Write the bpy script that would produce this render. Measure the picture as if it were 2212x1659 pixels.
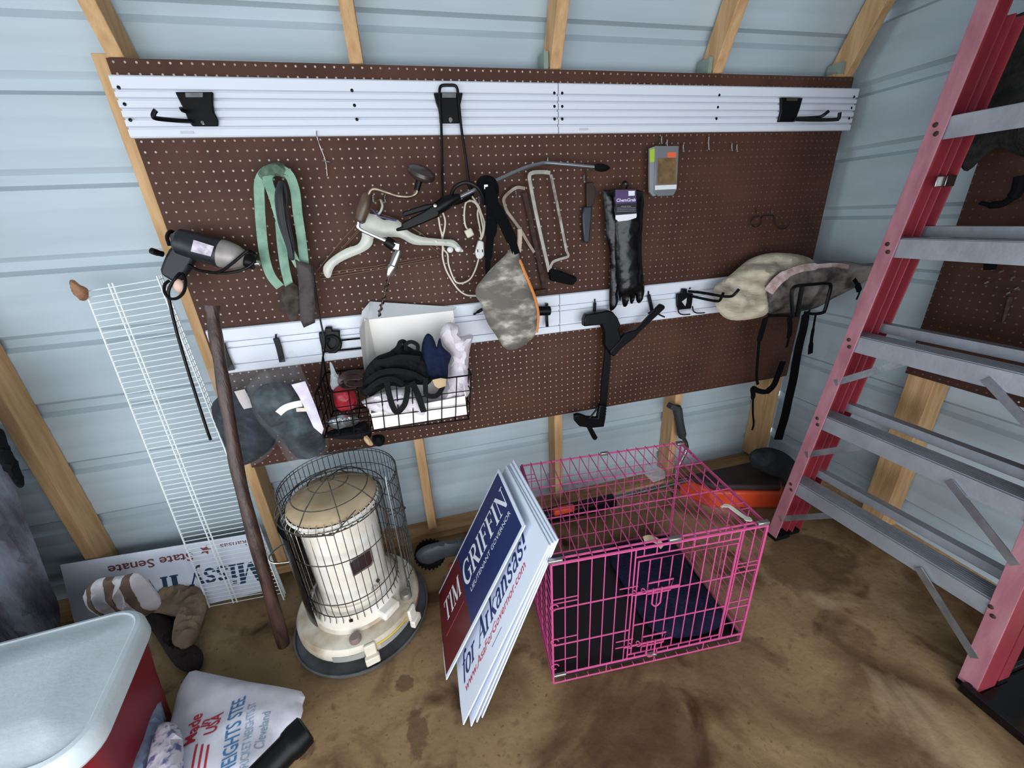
import bpy, bmesh, math, random
from mathutils import Vector, Matrix, noise
from mathutils.geometry import delaunay_2d_cdt
for o in list(bpy.data.objects): bpy.data.objects.remove(o)
SC = bpy.context.scene; COL = SC.collection
V = Vector; PI = math.pi; RND = random.Random(7)

# ---------------------------------------------------------------- camera
IW, IH = 2212, 1659
FPX, YAW, PIT, ROL = 867.6854, .2366, -.3935, -.0568
CAMP = V((.6574, -1.4867, 1.3407))
FW = V((math.sin(YAW)*math.cos(PIT), math.cos(YAW)*math.cos(PIT), math.sin(PIT)))
_r = V((math.cos(YAW), -math.sin(YAW), 0)); _u = _r.cross(FW)
RT = _r*math.cos(ROL)+_u*math.sin(ROL); UP = -_r*math.sin(ROL)+_u*math.cos(ROL)
cam = bpy.data.cameras.new('camera'); camo = bpy.data.objects.new('camera', cam); COL.objects.link(camo)
cam.sensor_fit = 'HORIZONTAL'; cam.sensor_width = 36; cam.lens = 36*FPX/IW; cam.clip_start = .02
M = Matrix((RT, UP, -FW)).transposed().to_4x4(); M.translation = CAMP; camo.matrix_world = M
SC.camera = camo
def _ray(x, y): return FW+RT*((x-IW/2)/FPX)-UP*((y-IH/2)/FPX)
def PY(x, y, Y=0.):
    d = _ray(x, y); return CAMP+d*((Y-CAMP.y)/d.y)
def PX(x, y, X):
    d = _ray(x, y); return CAMP+d*((X-CAMP.x)/d.x)
def PZ(x, y, Z=0.):
    d = _ray(x, y); return CAMP+d*((Z-CAMP.z)/d.z)

# ---------------------------------------------------------------- world, light, exposure
w = bpy.data.worlds.new('world'); SC.world = w; w.use_nodes = True
wn = w.node_tree.nodes; bg = wn['Background']
bg.inputs[0].default_value = (.78, .88, 1, 1); bg.inputs[1].default_value = 0.8
def area(name, loc, target, sx, sy, power, col):
    l = bpy.data.lights.new(name, 'AREA'); l.shape = 'RECTANGLE'; l.size = sx; l.size_y = sy; l.energy = power; l.color = col
    o = bpy.data.objects.new(name, l); COL.objects.link(o); o.location = loc
    o.rotation_euler = (V(target)-V(loc)).to_track_quat('-Z', 'Y').to_euler(); return o
area('left_doorway_daylight', (-4.15, -1.35, .9), (0, -.9, .7), 1.7, 1.7, 65, (.82, .92, 1))
area('front_doorway_daylight', (-.15, -2.6, .8), (-.15, 0, .4), 4.6, 1.5, 92, (.92, .96, 1))  # spread along the widened opening to even out the light
SC.view_settings.view_transform = 'Standard'; SC.view_settings.look = 'None'
SC.view_settings.gamma = 1; SC.view_settings.use_curve_mapping = False
SC.view_settings.exposure = 0.1

# ---------------------------------------------------------------- helpers
def lin(c):
    if isinstance(c, str):
        c = tuple(int(c[i:i+2], 16)/255 for i in (0, 2, 4))
    return tuple((x/12.92 if x <= .04045 else ((x+.055)/1.055)**2.4) for x in c)+(1,)
def mat(name, col, rough=.6, metal=0, col2=None, scale=20, bump=0, bscale=60, stretch=(1, 1, 1), alpha=1, trans=0, spec=.5, det=4, lo=.35, hi=.65, subs=0):
    m = bpy.data.materials.new(name); m.use_nodes = True; nt = m.node_tree; N = nt.nodes; L = nt.links
    b = N['Principled BSDF']; b.inputs['Base Color'].default_value = lin(col)
    b.inputs['Roughness'].default_value = rough; b.inputs['Metallic'].default_value = metal
    b.inputs['Alpha'].default_value = alpha; b.inputs['Transmission Weight'].default_value = trans
    b.inputs['Specular IOR Level'].default_value = spec if rough < .8 else min(spec, .18)
    if subs: b.inputs['Subsurface Weight'].default_value = subs; b.inputs['Subsurface Scale'].default_value = .01
    if col2 is not None or bump:
        tc = N.new('ShaderNodeTexCoord'); mp = N.new('ShaderNodeMapping'); mp.inputs['Scale'].default_value = stretch
        L.new(tc.outputs['Object'], mp.inputs[0])
    if col2 is not None:
        n = N.new('ShaderNodeTexNoise'); n.inputs['Scale'].default_value = scale; n.inputs['Detail'].default_value = det
        L.new(mp.outputs[0], n.inputs['Vector'])
        r = N.new('ShaderNodeValToRGB'); r.color_ramp.elements[0].position = lo; r.color_ramp.elements[1].position = hi
        r.color_ramp.elements[0].color = lin(col); r.color_ramp.elements[1].color = lin(col2)
        L.new(n.outputs['Fac'], r.inputs[0]); L.new(r.outputs[0], b.inputs['Base Color'])
    if bump:
        n = N.new('ShaderNodeTexNoise'); n.inputs['Scale'].default_value = bscale; n.inputs['Detail'].default_value = 5
        L.new(mp.outputs[0], n.inputs['Vector'])
        bp = N.new('ShaderNodeBump'); bp.inputs['Strength'].default_value = bump; bp.inputs['Distance'].default_value = .01
        L.new(n.outputs['Fac'], bp.inputs['Height']); L.new(bp.outputs[0], b.inputs['Normal'])
    return m
def catmull(p, n=6, closed=False):
    p = [V(q) for q in p]; out = []; k = len(p)
    if k < 3: return p
    for i in range(k if closed else k-1):
        if closed: a, b, c, d = p[(i-1) % k], p[i], p[(i+1) % k], p[(i+2) % k]
        else: a, b, c, d = p[max(i-1, 0)], p[i], p[i+1], p[min(i+2, k-1)]
        for j in range(n):
            t = j/n; out.append(.5*((2*b)+(c-a)*t+(2*a-5*b+4*c-d)*t*t+(3*b-a-3*c+d)*t**3))
    if not closed: out.append(p[-1])
    return out
def root_loc(o):
    l = V((0, 0, 0))
    while o is not None: l += o.location; o = o.parent
    return l
def thing(name, label, cat, loc=(0, 0, 0), group=None, rz=0):
    o = bpy.data.objects.new(name, None); o.empty_display_size = .05; COL.objects.link(o)
    o.location = loc; o.rotation_euler = (0, 0, rz); o['label'] = label; o['category'] = cat
    if group: o['group'] = group
    return o
class MB:
    def __init__(s): s.v = []; s.f = []
    def add(s, vs, fs):
        k = len(s.v); s.v += [V(x) for x in vs]; s.f += [tuple(i+k for i in f) for f in fs]; return s
    def box(s, c, d, R=None):
        c = V(c); x, y, z = d[0]/2, d[1]/2, d[2]/2; vs = []
        for a, b, e in ((-x, -y, -z), (x, -y, -z), (x, y, -z), (-x, y, -z), (-x, -y, z), (x, -y, z), (x, y, z), (-x, y, z)):
            q = V((a, b, e)); vs.append(c+(R @ q if R else q))
        return s.add(vs, [(3, 2, 1, 0), (4, 5, 6, 7), (0, 1, 5, 4), (1, 2, 6, 5), (2, 3, 7, 6), (3, 0, 4, 7)])
    def bar(s, p, q, w_, h_, nrm=(0, -1, 0)):
        return s.ribbon([p, q], w_, h_, nrm)
    def _frames(s, pts, closed):
        n = len(pts); T_ = []
        for i in range(n):
            a = pts[(i-1) % n] if (closed or i > 0) else pts[i]; b = pts[(i+1) % n] if (closed or i < n-1) else pts[i]
            t = (b-a); T_.append(t.normalized() if t.length > 1e-9 else V((0, 0, 1)))
        return T_
    def tube(s, pts, r, n=8, closed=False):
        pts = [V(p) for p in pts]; T_ = s._frames(pts, closed)
        ref = V((0, 0, 1)) if abs(T_[0].z) < .9 else V((1, 0, 0)); N_ = (ref-T_[0]*ref.dot(T_[0])).normalized()
        vs = []; k = len(pts)
        for i, (p, t) in enumerate(zip(pts, T_)):
            N_ = (N_-t*N_.dot(t)); N_ = N_.normalized() if N_.length > 1e-6 else t.orthogonal().normalized(); B = t.cross(N_)
            rr = r[i] if isinstance(r, (list, tuple)) else r
            for j in range(n):
                a = 2*PI*j/n; vs.append(p+(N_*math.cos(a)+B*math.sin(a))*rr)
        fs = []
        for i in range(k if closed else k-1):
            i2 = (i+1) % k
            for j in range(n):
                j2 = (j+1) % n; fs.append((i*n+j, i*n+j2, i2*n+j2, i2*n+j))
        if not closed: fs += [tuple(range(n-1, -1, -1)), tuple((k-1)*n+j for j in range(n))]
        return s.add(vs, fs)
    def ribbon(s, pts, w_, t_, nrm=(0, -1, 0), closed=False, twist=0):
        pts = [V(p) for p in pts]; T_ = s._frames(pts, closed); vs = []; k = len(pts)
        for i, (p, t) in enumerate(zip(pts, T_)):
            nn = V(nrm[i]) if isinstance(nrm[0], (list, tuple, Vector)) else V(nrm)
            if twist: nn = Matrix.Rotation(twist*i/k, 3, t) @ nn
            nn = nn-t*nn.dot(t); nn = nn.normalized() if nn.length > 1e-6 else t.orthogonal().normalized(); sd = t.cross(nn)
            ww = w_[i] if isinstance(w_, (list, tuple)) else w_
            vs += [p+sd*ww/2+nn*t_/2, p-sd*ww/2+nn*t_/2, p-sd*ww/2-nn*t_/2, p+sd*ww/2-nn*t_/2]
        fs = []
        for i in range(k if closed else k-1):
            i2 = (i+1) % k
            for j in range(4):
                j2 = (j+1) % 4; fs.append((i*4+j, i2*4+j, i2*4+j2, i*4+j2))
        if not closed: fs += [(0, 1, 2, 3), ((k-1)*4+3, (k-1)*4+2, (k-1)*4+1, (k-1)*4)]
        return s.add(vs, fs)
    def lathe(s, prof, c, axis=(0, 0, 1), n=32, cap=True):
        c = V(c); q = V((0, 0, 1)).rotation_difference(V(axis).normalized()); vs = []
        for r, z in prof:
            for j in range(n):
                a = 2*PI*j/n; vs.append(c+q @ V((r*math.cos(a), r*math.sin(a), z)))
        fs = []
        for i in range(len(prof)-1):
            for j in range(n):
                j2 = (j+1) % n; fs.append((i*n+j, i*n+j2, (i+1)*n+j2, (i+1)*n+j))
        if cap: fs += [tuple(range(n-1, -1, -1)), tuple((len(prof)-1)*n+j for j in range(n))]
        return s.add(vs, fs)
    def prism(s, poly, off):
        poly = [V(p) for p in poly]; off = V(off); n = len(poly)
        nn = sum(((poly[i]).cross(poly[(i+1) % n]) for i in range(n)), V((0, 0, 0)))
        if nn.dot(off) > 0: poly = poly[::-1]
        vs = poly+[p+off for p in poly]
        fs = [tuple(range(n)), tuple(range(2*n-1, n-1, -1))]+[(i, i+n, (i+1) % n+n, (i+1) % n) for i in range(n)]
        return s.add(vs, fs)
    def sphere(s, c, r, n=16, sc=(1, 1, 1)):
        c = V(c); vs = [c+V((0, 0, -r*sc[2]))]; m = n//2; fs = []
        for i in range(1, m):
            a = -PI/2+PI*i/m
            for j in range(n): vs.append(c+V((r*math.cos(a)*math.cos(2*PI*j/n)*sc[0], r*math.cos(a)*math.sin(2*PI*j/n)*sc[1], r*math.sin(a)*sc[2])))
        vs.append(c+V((0, 0, r*sc[2]))); L_ = len(vs)-1
        for j in range(n):
            fs.append((0, 1+(j+1) % n, 1+j)); fs.append((L_, 1+(m-2)*n+j, 1+(m-2)*n+(j+1) % n))
        for i in range(m-2):
            for j in range(n): fs.append((1+i*n+j, 1+i*n+(j+1) % n, 1+(i+1)*n+(j+1) % n, 1+(i+1)*n+j))
        return s.add(vs, fs)
    def pillow(s, outline, nrm, front, back=None, amp=.004, fr=18, res=.012, seed=0, rnd=.5, sm=4, fold=None):
        """a soft body: a closed outline in space, filled out to both sides with folds"""
        if back is None: back = front
        out = catmull(outline, sm, True) if sm else [V(p) for p in outline]
        nrm = V(nrm).normalized(); c = sum(out, V((0, 0, 0)))/len(out)
        ux = nrm.orthogonal().normalized(); uy = nrm.cross(ux)
        p2 = [((p-c).dot(ux), (p-c).dot(uy), (p-c).dot(nrm)) for p in out]
        q = [V((a, b)) for a, b, _ in p2]; n = len(q)
        def dist(pt):
            best = 9
            for i in range(n):
                a = q[i]; b = q[(i+1) % n]; ab = b-a; l = ab.length_squared
                t = 0 if l < 1e-12 else max(0, min(1, (pt-a).dot(ab)/l)); best = min(best, (a+ab*t-pt).length)
            return best
        def inside(pt):
            r = False
            for i in range(n):
                a = q[i]; b = q[(i+1) % n]
                if (a.y > pt.y) != (b.y > pt.y) and pt.x < (b.x-a.x)*(pt.y-a.y)/(b.y-a.y)+a.x: r = not r
            return r
        xs = [a.x for a in q]; ys = [a.y for a in q]; ins = []; ds = []
        x = min(xs)
        while x < max(xs):
            y = min(ys)
            while y < max(ys):
                pt = V((x+RND.uniform(-.2, .2)*res, y+RND.uniform(-.2, .2)*res))
                if inside(pt):
                    d = dist(pt)
                    if d > res*.35: ins.append(pt)
                y += res
            x += res
        allp = q+ins
        vv, ee, ff, ov, _, _ = delaunay_2d_cdt(allp, [(i, (i+1) % n) for i in range(n)], [], 1, 1e-6)
        D = [dist(p) for p in vv]; R_ = max(max(D)*rnd, .001)*2
        dn = [sum(w2*z for w2, z in ws)/sum(w2 for w2, z in ws) if ws else 0 for ws in [[(1/(((p-q[i]).length)**2+1e-6), p2[i][2]) for i in range(n)] for p in vv]]
        isb = [any(k < n for k in o) for o in ov]; tot = len(vv); vs = []; bk = {}
        def hgt(i, T_, sd):
            t = min(1, D[i]/R_); h = math.sqrt(max(0, 1-(1-t)**2)); p = vv[i]
            w3 = c+ux*p.x+uy*p.y
            w4 = w3+.03*noise.noise_vector(w3*fr*.5+V((seed, 0, 3)))
            nz = .6-2.6*abs(noise.noise(w4*fr+V((seed, sd*5, 0))))+.45*(.5-2*abs(noise.noise(w4*fr*2.3+V((0, seed, sd)))))
            if fold: nz += 1.2*math.sin(fold[0].dot(w3)*fold[1]+3*noise.noise(w3*6+V((seed, 0, 0))))
            return T_*h+amp*nz*min(1, t*3)
        for i in range(tot): vs.append(c+ux*vv[i].x+uy*vv[i].y+nrm*(dn[i]+(0 if isb[i] else hgt(i, front, 0))))
        for i in range(tot):
            if isb[i]: bk[i] = i
            else: bk[i] = len(vs); vs.append(c+ux*vv[i].x+uy*vv[i].y+nrm*(dn[i]-abs(hgt(i, back, 1))))
        fs = []
        for f in ff:
            fs.append(tuple(f)); g = tuple(bk[i] for i in reversed(f))
            if any(not isb[i] for i in f): fs.append(g)
        return s.add(vs, fs)
    def text(s, body, o, u, v, h, wid=None, depth=.0005, bold=0., shear=0.):
        cu = bpy.data.curves.new('t', 'FONT'); cu.body = body; cu.offset = bold; cu.resolution_u = 3; cu.shear = shear
        ob = bpy.data.objects.new('t', cu); COL.objects.link(ob)
        dg = bpy.context.evaluated_depsgraph_get(); me = bpy.data.meshes.new_from_object(ob.evaluated_get(dg))
        bpy.data.objects.remove(ob); bpy.data.curves.remove(cu)
        xs = [q.co.x for q in me.vertices]; ys = [q.co.y for q in me.vertices]
        x0, x1, y1 = min(xs), max(xs), max(ys); sc = h/.73; sx = sc if wid is None else wid/(x1-x0)
        u = V(u).normalized(); v = V(v).normalized(); n = u.cross(v); o = V(o)
        vs = [o+u*((q.co.x-x0)*sx)+v*(q.co.y*sc)+n*depth for q in me.vertices]
        fs = [tuple(p.vertices) for p in me.polygons]; bpy.data.meshes.remove(me)
        return s.add(vs, fs)
    def build(s, name, m, parent=None, bevel=0, sharp=35, rel=True, kind=None, label=None, weld=False, subsurf=0):
        off = V((0, 0, 0)); base = V((0, 0, 0))
        if parent is not None:
            if rel: off = root_loc(parent)
        elif s.v:
            xs = [q.x for q in s.v]; ys = [q.y for q in s.v]; zs = [q.z for q in s.v]
            base = V(((min(xs)+max(xs))/2, (min(ys)+max(ys))/2, min(zs))); off = base
        me = bpy.data.meshes.new(name); me.from_pydata([q-off for q in s.v], [], s.f); me.validate()
        bm = bmesh.new(); bm.from_mesh(me)
        if weld: bmesh.ops.remove_doubles(bm, verts=bm.verts, dist=1e-5)
        bmesh.ops.recalc_face_normals(bm, faces=bm.faces); bm.to_mesh(me); bm.free()
        for p in me.polygons: p.use_smooth = True
        me.set_sharp_from_angle(angle=math.radians(sharp))
        me.materials.append(m); o = bpy.data.objects.new(name, me); COL.objects.link(o); o.location = base
        if parent is not None: o.parent = parent
        if bevel:
            b = o.modifiers.new('b', 'BEVEL'); b.width = bevel; b.segments = 2; b.limit_method = 'ANGLE'
        if subsurf:
            b = o.modifiers.new('s', 'SUBSURF'); b.levels = b.render_levels = subsurf
        if kind: o['kind'] = kind
        if label: o['label'] = label
        return o
    def single(s, name, m, label, cat, group=None, **k):
        o = s.build(name, m, **k); o['label'] = label; o['category'] = cat
        if group: o['group'] = group
        return o
def struct(name, mb, m, **k): return mb.build(name, m, kind='structure', **k)
def copy_tree(o, parent=None):
    c = o.copy(); COL.objects.link(c)
    if parent is not None: c.parent = parent
    for ch in [x for x in COL.objects if x.parent == o and x != c]: copy_tree(ch, c)
    return c
def pys(pts, Y): return [PY(p[0], p[1], p[2] if len(p) > 2 else Y) for p in pts]

# ---------------------------------------------------------------- materials
M_side = mat('white_metal', 'afbcc3', .7, 0, 'a4b1b8', 3, .05, 40, (.3, 1, 3), spec=.3)
M_sidedirty = M_side
M_pine = mat('pine', 'c39d72', .75, 0, 'ad865a', 6, .15, 30, (8, 8, .8))
M_pinex = mat('pine_plate', 'b8936a', .8, 0, '9c7650', 6, .15, 30, (.8, 8, 8))
M_black = mat('black_plastic', '070708', .42, spec=.2)
M_blackm = mat('black_matte', '070708', .85, spec=.15)
M_rail = mat('rail_white', 'd3d7e0', .35)
M_steel = mat('steel', 'a8a8a6', .3, 1, '8a8884', 40)
M_chrome = mat('chrome', 'd8d8d8', .12, 1)
M_rust = mat('rusty_iron', '4a3428', .7, .5, '2c211c', 60, .2, 200)
M_alu = mat('aluminium', 'aeb4bb', .36, .85, '8f949a', 14, .05, 90)
M_pink = mat('pink_paint', 'ba4a7d', .45, 0)
M_cloth_blk = mat('black_webbing', '060608', .95, bump=.3, bscale=300, spec=.15)
def peg_mat(name, c1, c2, lo, hi, lo2=None, axis='X', dotc='b5a89c'):
    m = bpy.data.materials.new(name); m.use_nodes = True; nt = m.node_tree; N = nt.nodes; L = nt.links; b = N['Principled BSDF']
    tc = N.new('ShaderNodeTexCoord')
    def vm(op, a, bb=None):
        n = N.new('ShaderNodeVectorMath'); n.operation = op; L.new(a, n.inputs[0])
        if bb is not None: n.inputs[1].default_value = bb
        return n
    def mm(op, a, bb=None, clamp=False):
        n = N.new('ShaderNodeMath'); n.operation = op; n.use_clamp = clamp
        if hasattr(a, 'links') or hasattr(a, 'is_linked'): L.new(a, n.inputs[0])
        else: n.inputs[0].default_value = a
        if bb is not None:
            if hasattr(bb, 'is_linked'): L.new(bb, n.inputs[1])
            else: n.inputs[1].default_value = bb
        return n.outputs[0]
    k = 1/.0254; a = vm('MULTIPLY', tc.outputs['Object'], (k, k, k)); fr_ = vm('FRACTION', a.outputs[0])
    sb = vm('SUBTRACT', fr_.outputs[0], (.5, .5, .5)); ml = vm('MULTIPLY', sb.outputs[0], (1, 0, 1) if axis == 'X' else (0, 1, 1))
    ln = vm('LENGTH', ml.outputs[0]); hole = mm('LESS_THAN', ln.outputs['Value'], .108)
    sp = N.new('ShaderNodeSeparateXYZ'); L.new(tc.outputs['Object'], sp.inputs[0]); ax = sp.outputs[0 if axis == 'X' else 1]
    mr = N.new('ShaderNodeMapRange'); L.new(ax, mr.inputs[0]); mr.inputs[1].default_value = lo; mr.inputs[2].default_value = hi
    mr.inputs[3].default_value = 1; mr.inputs[4].default_value = .16  # hole dots dim along the board: darkness behind them painted into the colour
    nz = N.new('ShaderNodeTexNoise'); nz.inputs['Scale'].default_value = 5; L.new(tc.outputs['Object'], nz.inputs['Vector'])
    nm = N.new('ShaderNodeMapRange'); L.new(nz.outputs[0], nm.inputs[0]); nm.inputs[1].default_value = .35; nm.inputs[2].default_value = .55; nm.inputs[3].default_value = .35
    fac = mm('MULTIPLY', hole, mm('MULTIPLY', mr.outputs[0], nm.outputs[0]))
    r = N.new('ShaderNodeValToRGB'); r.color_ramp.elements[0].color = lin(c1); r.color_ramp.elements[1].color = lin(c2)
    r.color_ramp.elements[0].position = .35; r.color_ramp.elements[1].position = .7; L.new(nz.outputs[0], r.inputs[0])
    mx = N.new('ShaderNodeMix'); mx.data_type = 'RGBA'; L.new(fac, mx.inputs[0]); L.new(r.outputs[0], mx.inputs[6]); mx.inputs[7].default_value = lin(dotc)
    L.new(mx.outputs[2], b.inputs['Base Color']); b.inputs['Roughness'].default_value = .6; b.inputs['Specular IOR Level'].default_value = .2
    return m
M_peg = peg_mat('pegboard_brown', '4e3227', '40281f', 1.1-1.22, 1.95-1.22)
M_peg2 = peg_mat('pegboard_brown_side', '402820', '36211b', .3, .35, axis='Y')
fl_c = ((-4.2+2.54)/2, (.09-2.5)/2)
def floor_mat():
    m = mat('plywood_floor', '82694c', .8, 0, '997f5c', 3.2, .2, 40, det=8, lo=.3, hi=.7); nt = m.node_tree; N = nt.nodes; L = nt.links
    b = N['Principled BSDF']; base = b.inputs['Base Color'].links[0].from_socket; tc = [n for n in N if n.type == 'TEX_COORD'][0]
    def layer(base, scale, p0, p1, col, det=6, dist=0):
        n = N.new('ShaderNodeTexNoise'); n.inputs['Scale'].default_value = scale; n.inputs['Detail'].default_value = det; n.inputs['Distortion'].default_value = dist
        L.new(tc.outputs['Object'], n.inputs['Vector']); r = N.new('ShaderNodeMapRange'); L.new(n.outputs[0], r.inputs[0])
        r.inputs[1].default_value = p0; r.inputs[2].default_value = p1
        x = N.new('ShaderNodeMix'); x.data_type = 'RGBA'; L.new(r.outputs[0], x.inputs[0]); L.new(base, x.inputs[6]); x.inputs[7].default_value = lin(col); return x.outputs[2]
    s = layer(base, 1.7, .44, .64, '4a3320', 9, 1.2)
    s = layer(s, 6, .54, .72, '432d1b', 9, .8)
    s = layer(s, 26, .60, .80, '5f4630', 8)
    s = layer(s, 75, .62, .78, '5a422c', 3)
    s = layer(s, 3.1, .60, .75, 'b59e7c', 8, .5)
    # old spill stains
    fc = fl_c
    for (sx_, sy_), rad, stretch_ in (((.50, -.745), .028, (1, 2.2)), ((.47, -.60), .026, (1, 1)), ((.20, -.70), .02, (1, 1)), ((1.10, -.95), .16, (1, .8)), ((2.05, -.60), .14, (.8, 1))):
        mp = N.new('ShaderNodeVectorMath'); mp.operation = 'SUBTRACT'; L.new(tc.outputs['Object'], mp.inputs[0]); mp.inputs[1].default_value = (sx_-fc[0], sy_-fc[1], 0)
        ms = N.new('ShaderNodeVectorMath'); ms.operation = 'MULTIPLY'; L.new(mp.outputs[0], ms.inputs[0]); ms.inputs[1].default_value = (stretch_[0], 1/stretch_[1], 0)
        le = N.new('ShaderNodeVectorMath'); le.operation = 'LENGTH'; L.new(ms.outputs[0], le.inputs[0])
        n = N.new('ShaderNodeTexNoise'); n.inputs['Scale'].default_value = 1.2/rad; n.inputs['Detail'].default_value = 6; L.new(tc.outputs['Object'], n.inputs['Vector'])
        ad = N.new('ShaderNodeMath'); ad.operation = 'MULTIPLY_ADD'; L.new(n.outputs[0], ad.inputs[0]); ad.inputs[1].default_value = rad*1.6; L.new(le.outputs['Value'], ad.inputs[2])
        r = N.new('ShaderNodeMapRange'); L.new(ad.outputs[0], r.inputs[0]); r.inputs[1].default_value = rad*1.7; r.inputs[2].default_value = rad*1.95; r.inputs[3].default_value = .62; r.inputs[4].default_value = 0
        x = N.new('ShaderNodeMix'); x.data_type = 'RGBA'; L.new(r.outputs[0], x.inputs[0]); L.new(s, x.inputs[6]); x.inputs[7].default_value = lin('4a3526'); s = x.outputs[2]
    L.new(s, b.inputs['Base Color']); return m
M_floor = floor_mat()

# ---------------------------------------------------------------- the room
XL, XR, YB, YF = -4.2, 2.54, .09, -2.5
S = .6096
def rib_profile(z0, z1, off=0.):
    """siding profile: (height, depth) pairs with a trapezoid rib every 9 in and two low ribs between"""
    pr = []; k0 = math.floor((z0-1.738)/.2286)-1
    for k in range(k0, k0+40):
        c = 1.738+k*.2286+off
        pr += [(c-.027, 0), (c-.013, .019), (c+.013, .019), (c+.027, 0)]
        for q in (.076, .152): pr += [(c+q-.012, 0), (c+q-.005, .002), (c+q+.005, .002), (c+q+.012, 0)]
    pr = [p for p in pr if z0 < p[0] < z1]
    return [(z0, 0)]+pr+[(z1, 0)]
def siding(prof, a, b, p0, up, out):
    """ribs run from a to b along the wall; p0 base point, up direction of height, out the outward side"""
    mb = MB(); a = V(a); b = V(b); up = V(up); out = V(out); n = len(prof); vs = []
    for t in (a, b):
        for h, d in prof: vs.append(t+up*(h-p0)+out*d)
    k = len(vs)
    for t in (a, b):
        for h, d in prof: vs.append(t+up*(h-p0)+out*(d+.004))
    fs = [(i, i+1, n+i+1, n+i) for i in range(n-1)]+[(k+i, k+n+i, k+n+i+1, k+i+1) for i in range(n-1)]
    return mb.add(vs, fs)
ZB = 1.80
struct('wall_back', siding(rib_profile(0, ZB), (XL, YB, 0), (XR, YB, 0), 0, (0, 0, 1), (0, 1, 0)), M_side, sharp=20)
TH = math.radians(26); rup = (0, -math.sin(TH), math.cos(TH)); rout = (0, math.cos(TH), math.sin(TH))
struct('ceiling_back', siding(rib_profile(0, .75, 1.9-1.738+.0-1.80), (XL, YB, ZB), (XR, YB, ZB), 0, rup, rout), M_side, sharp=20)
yk, zk = YB-.75*math.sin(TH), ZB+.75*math.cos(TH)
yf, zf = YF+.75*math.sin(TH), zk
ym, zm = (yk+yf)/2, zk+.45
mb = MB(); mb.prism([(XL, yk, zk), (XL, ym, zm), (XR, ym, zm), (XR, yk, zk)], (0, 0, .02))
mb.prism([(XL, yf, zk), (XL, ym, zm), (XR, ym, zm), (XR, yf, zk)], (0, 0, .02))
struct('ceiling', mb, M_side)
mb = MB(); mb.prism([(XL, YF, ZB), (XL, yf, zf), (XR, yf, zf), (XR, YF, ZB)], (0, .0, .02)); struct('ceiling_front', mb, M_side)
mb = siding(rib_profile(0, 2.95), (XR, YB+.02, 0), (XR, YF, 0), 0, (0, 0, 1), (1, 0, 0)); struct('wall_right', mb, M_side, sharp=20)
# front wall, doorway widened to even out the light, where the photographer stands
FX0, FX1 = -2.6, 2.3
mb = MB(); mb.box(((XL+FX0)/2, YF-.01, .9), (FX0-XL, .02, 1.8)); mb.box(((FX1+XR)/2, YF-.01, .9), (XR-FX1, .02, 1.8)); struct('wall_front', mb, M_side)
# left end wall with the open doorway the daylight comes through
DY0, DY1, DZ = -2.2, -.45, 2.0
mb = MB(); mb.box((XL-.01, (DY1+YB)/2, 1.2), (.02, YB-DY1, 2.4)); mb.box((XL-.01, (YF+DY0)/2, 1.2), (.02, DY0-YF, 2.4)); mb.box((XL-.01, (YF+YB)/2, 2.45), (.02, YB-YF, .9))
struct('wall_left', mb, M_side)
mb = MB(); mb.box(((XL+XR)/2, (YF+YB)/2, -.02), (XR-XL, YB-YF, .04)); fl = struct('floor', mb, M_floor)
# studs, plates, rafters
TR = [0]
def trim(mb, m=M_pine, **k):
    TR[0] += 1; return struct('trim_%d' % TR[0], mb, m, **k)
for i in range(-6, 5):
    x = i*S+(.0 if i else -.015)
    if i == 4: x = 2.44-.05
    wdt = .038 if i < 4 else .075
    mb = MB(); mb.box((x, .046, .9+.019), (wdt, .086, 1.762-.038)); trim(mb, bevel=.002)
    # rafter leaning in with the roof
    b0 = V((i*S+(.02 if i == 0 else 0) if i < 4 else 2.44-.019, .0, 1.772)); d = V(rup)
    mb = MB(); mb.prism([b0+V((-.019, 0, 0)), b0+V((-.019, .088, .01)), b0+V((-.019, .078, .03)) + d*.72, b0+V((-.019, -.005, 0))+d*.72], (.038, 0, 0)); trim(mb, bevel=.002)
for i in (2, 3, 4):
    x = i*S-.030 if i < 4 else 2.44-.05
    mb = MB(); mb.box((x, .035, 1.795), (.016, .06, .05)); trim(mb, mat('gusset_grey', '7d8a80', .6))
mb = MB(); mb.box(((XL+2.44)/2, .044, .019), (2.44-XL, .09, .036)); trim(mb, M_pinex, bevel=.002)

# studs of the right end wall
for y in (-.53, -1.14, -1.75):
    mb = MB(); mb.box((2.49, y, 1.0), (.088, .085 if y == -.53 else .038, 1.96)); trim(mb, bevel=.002)
mb = MB(); mb.box((2.496, (YF+0)/2, .019), (.086, -YF, .036)); trim(mb, M_pine)

# ---------------------------------------------------------------- pegboards and rails
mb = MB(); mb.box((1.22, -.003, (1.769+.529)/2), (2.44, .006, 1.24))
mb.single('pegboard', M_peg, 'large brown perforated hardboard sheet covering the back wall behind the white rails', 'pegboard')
mb = MB(); mb.box((2.443, -1.08, 1.325), (.006, 1.2, 1.22))
mb.single('pegboard', M_peg2, 'smaller brown perforated board on the end wall behind the red ladder', 'pegboard')

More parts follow.
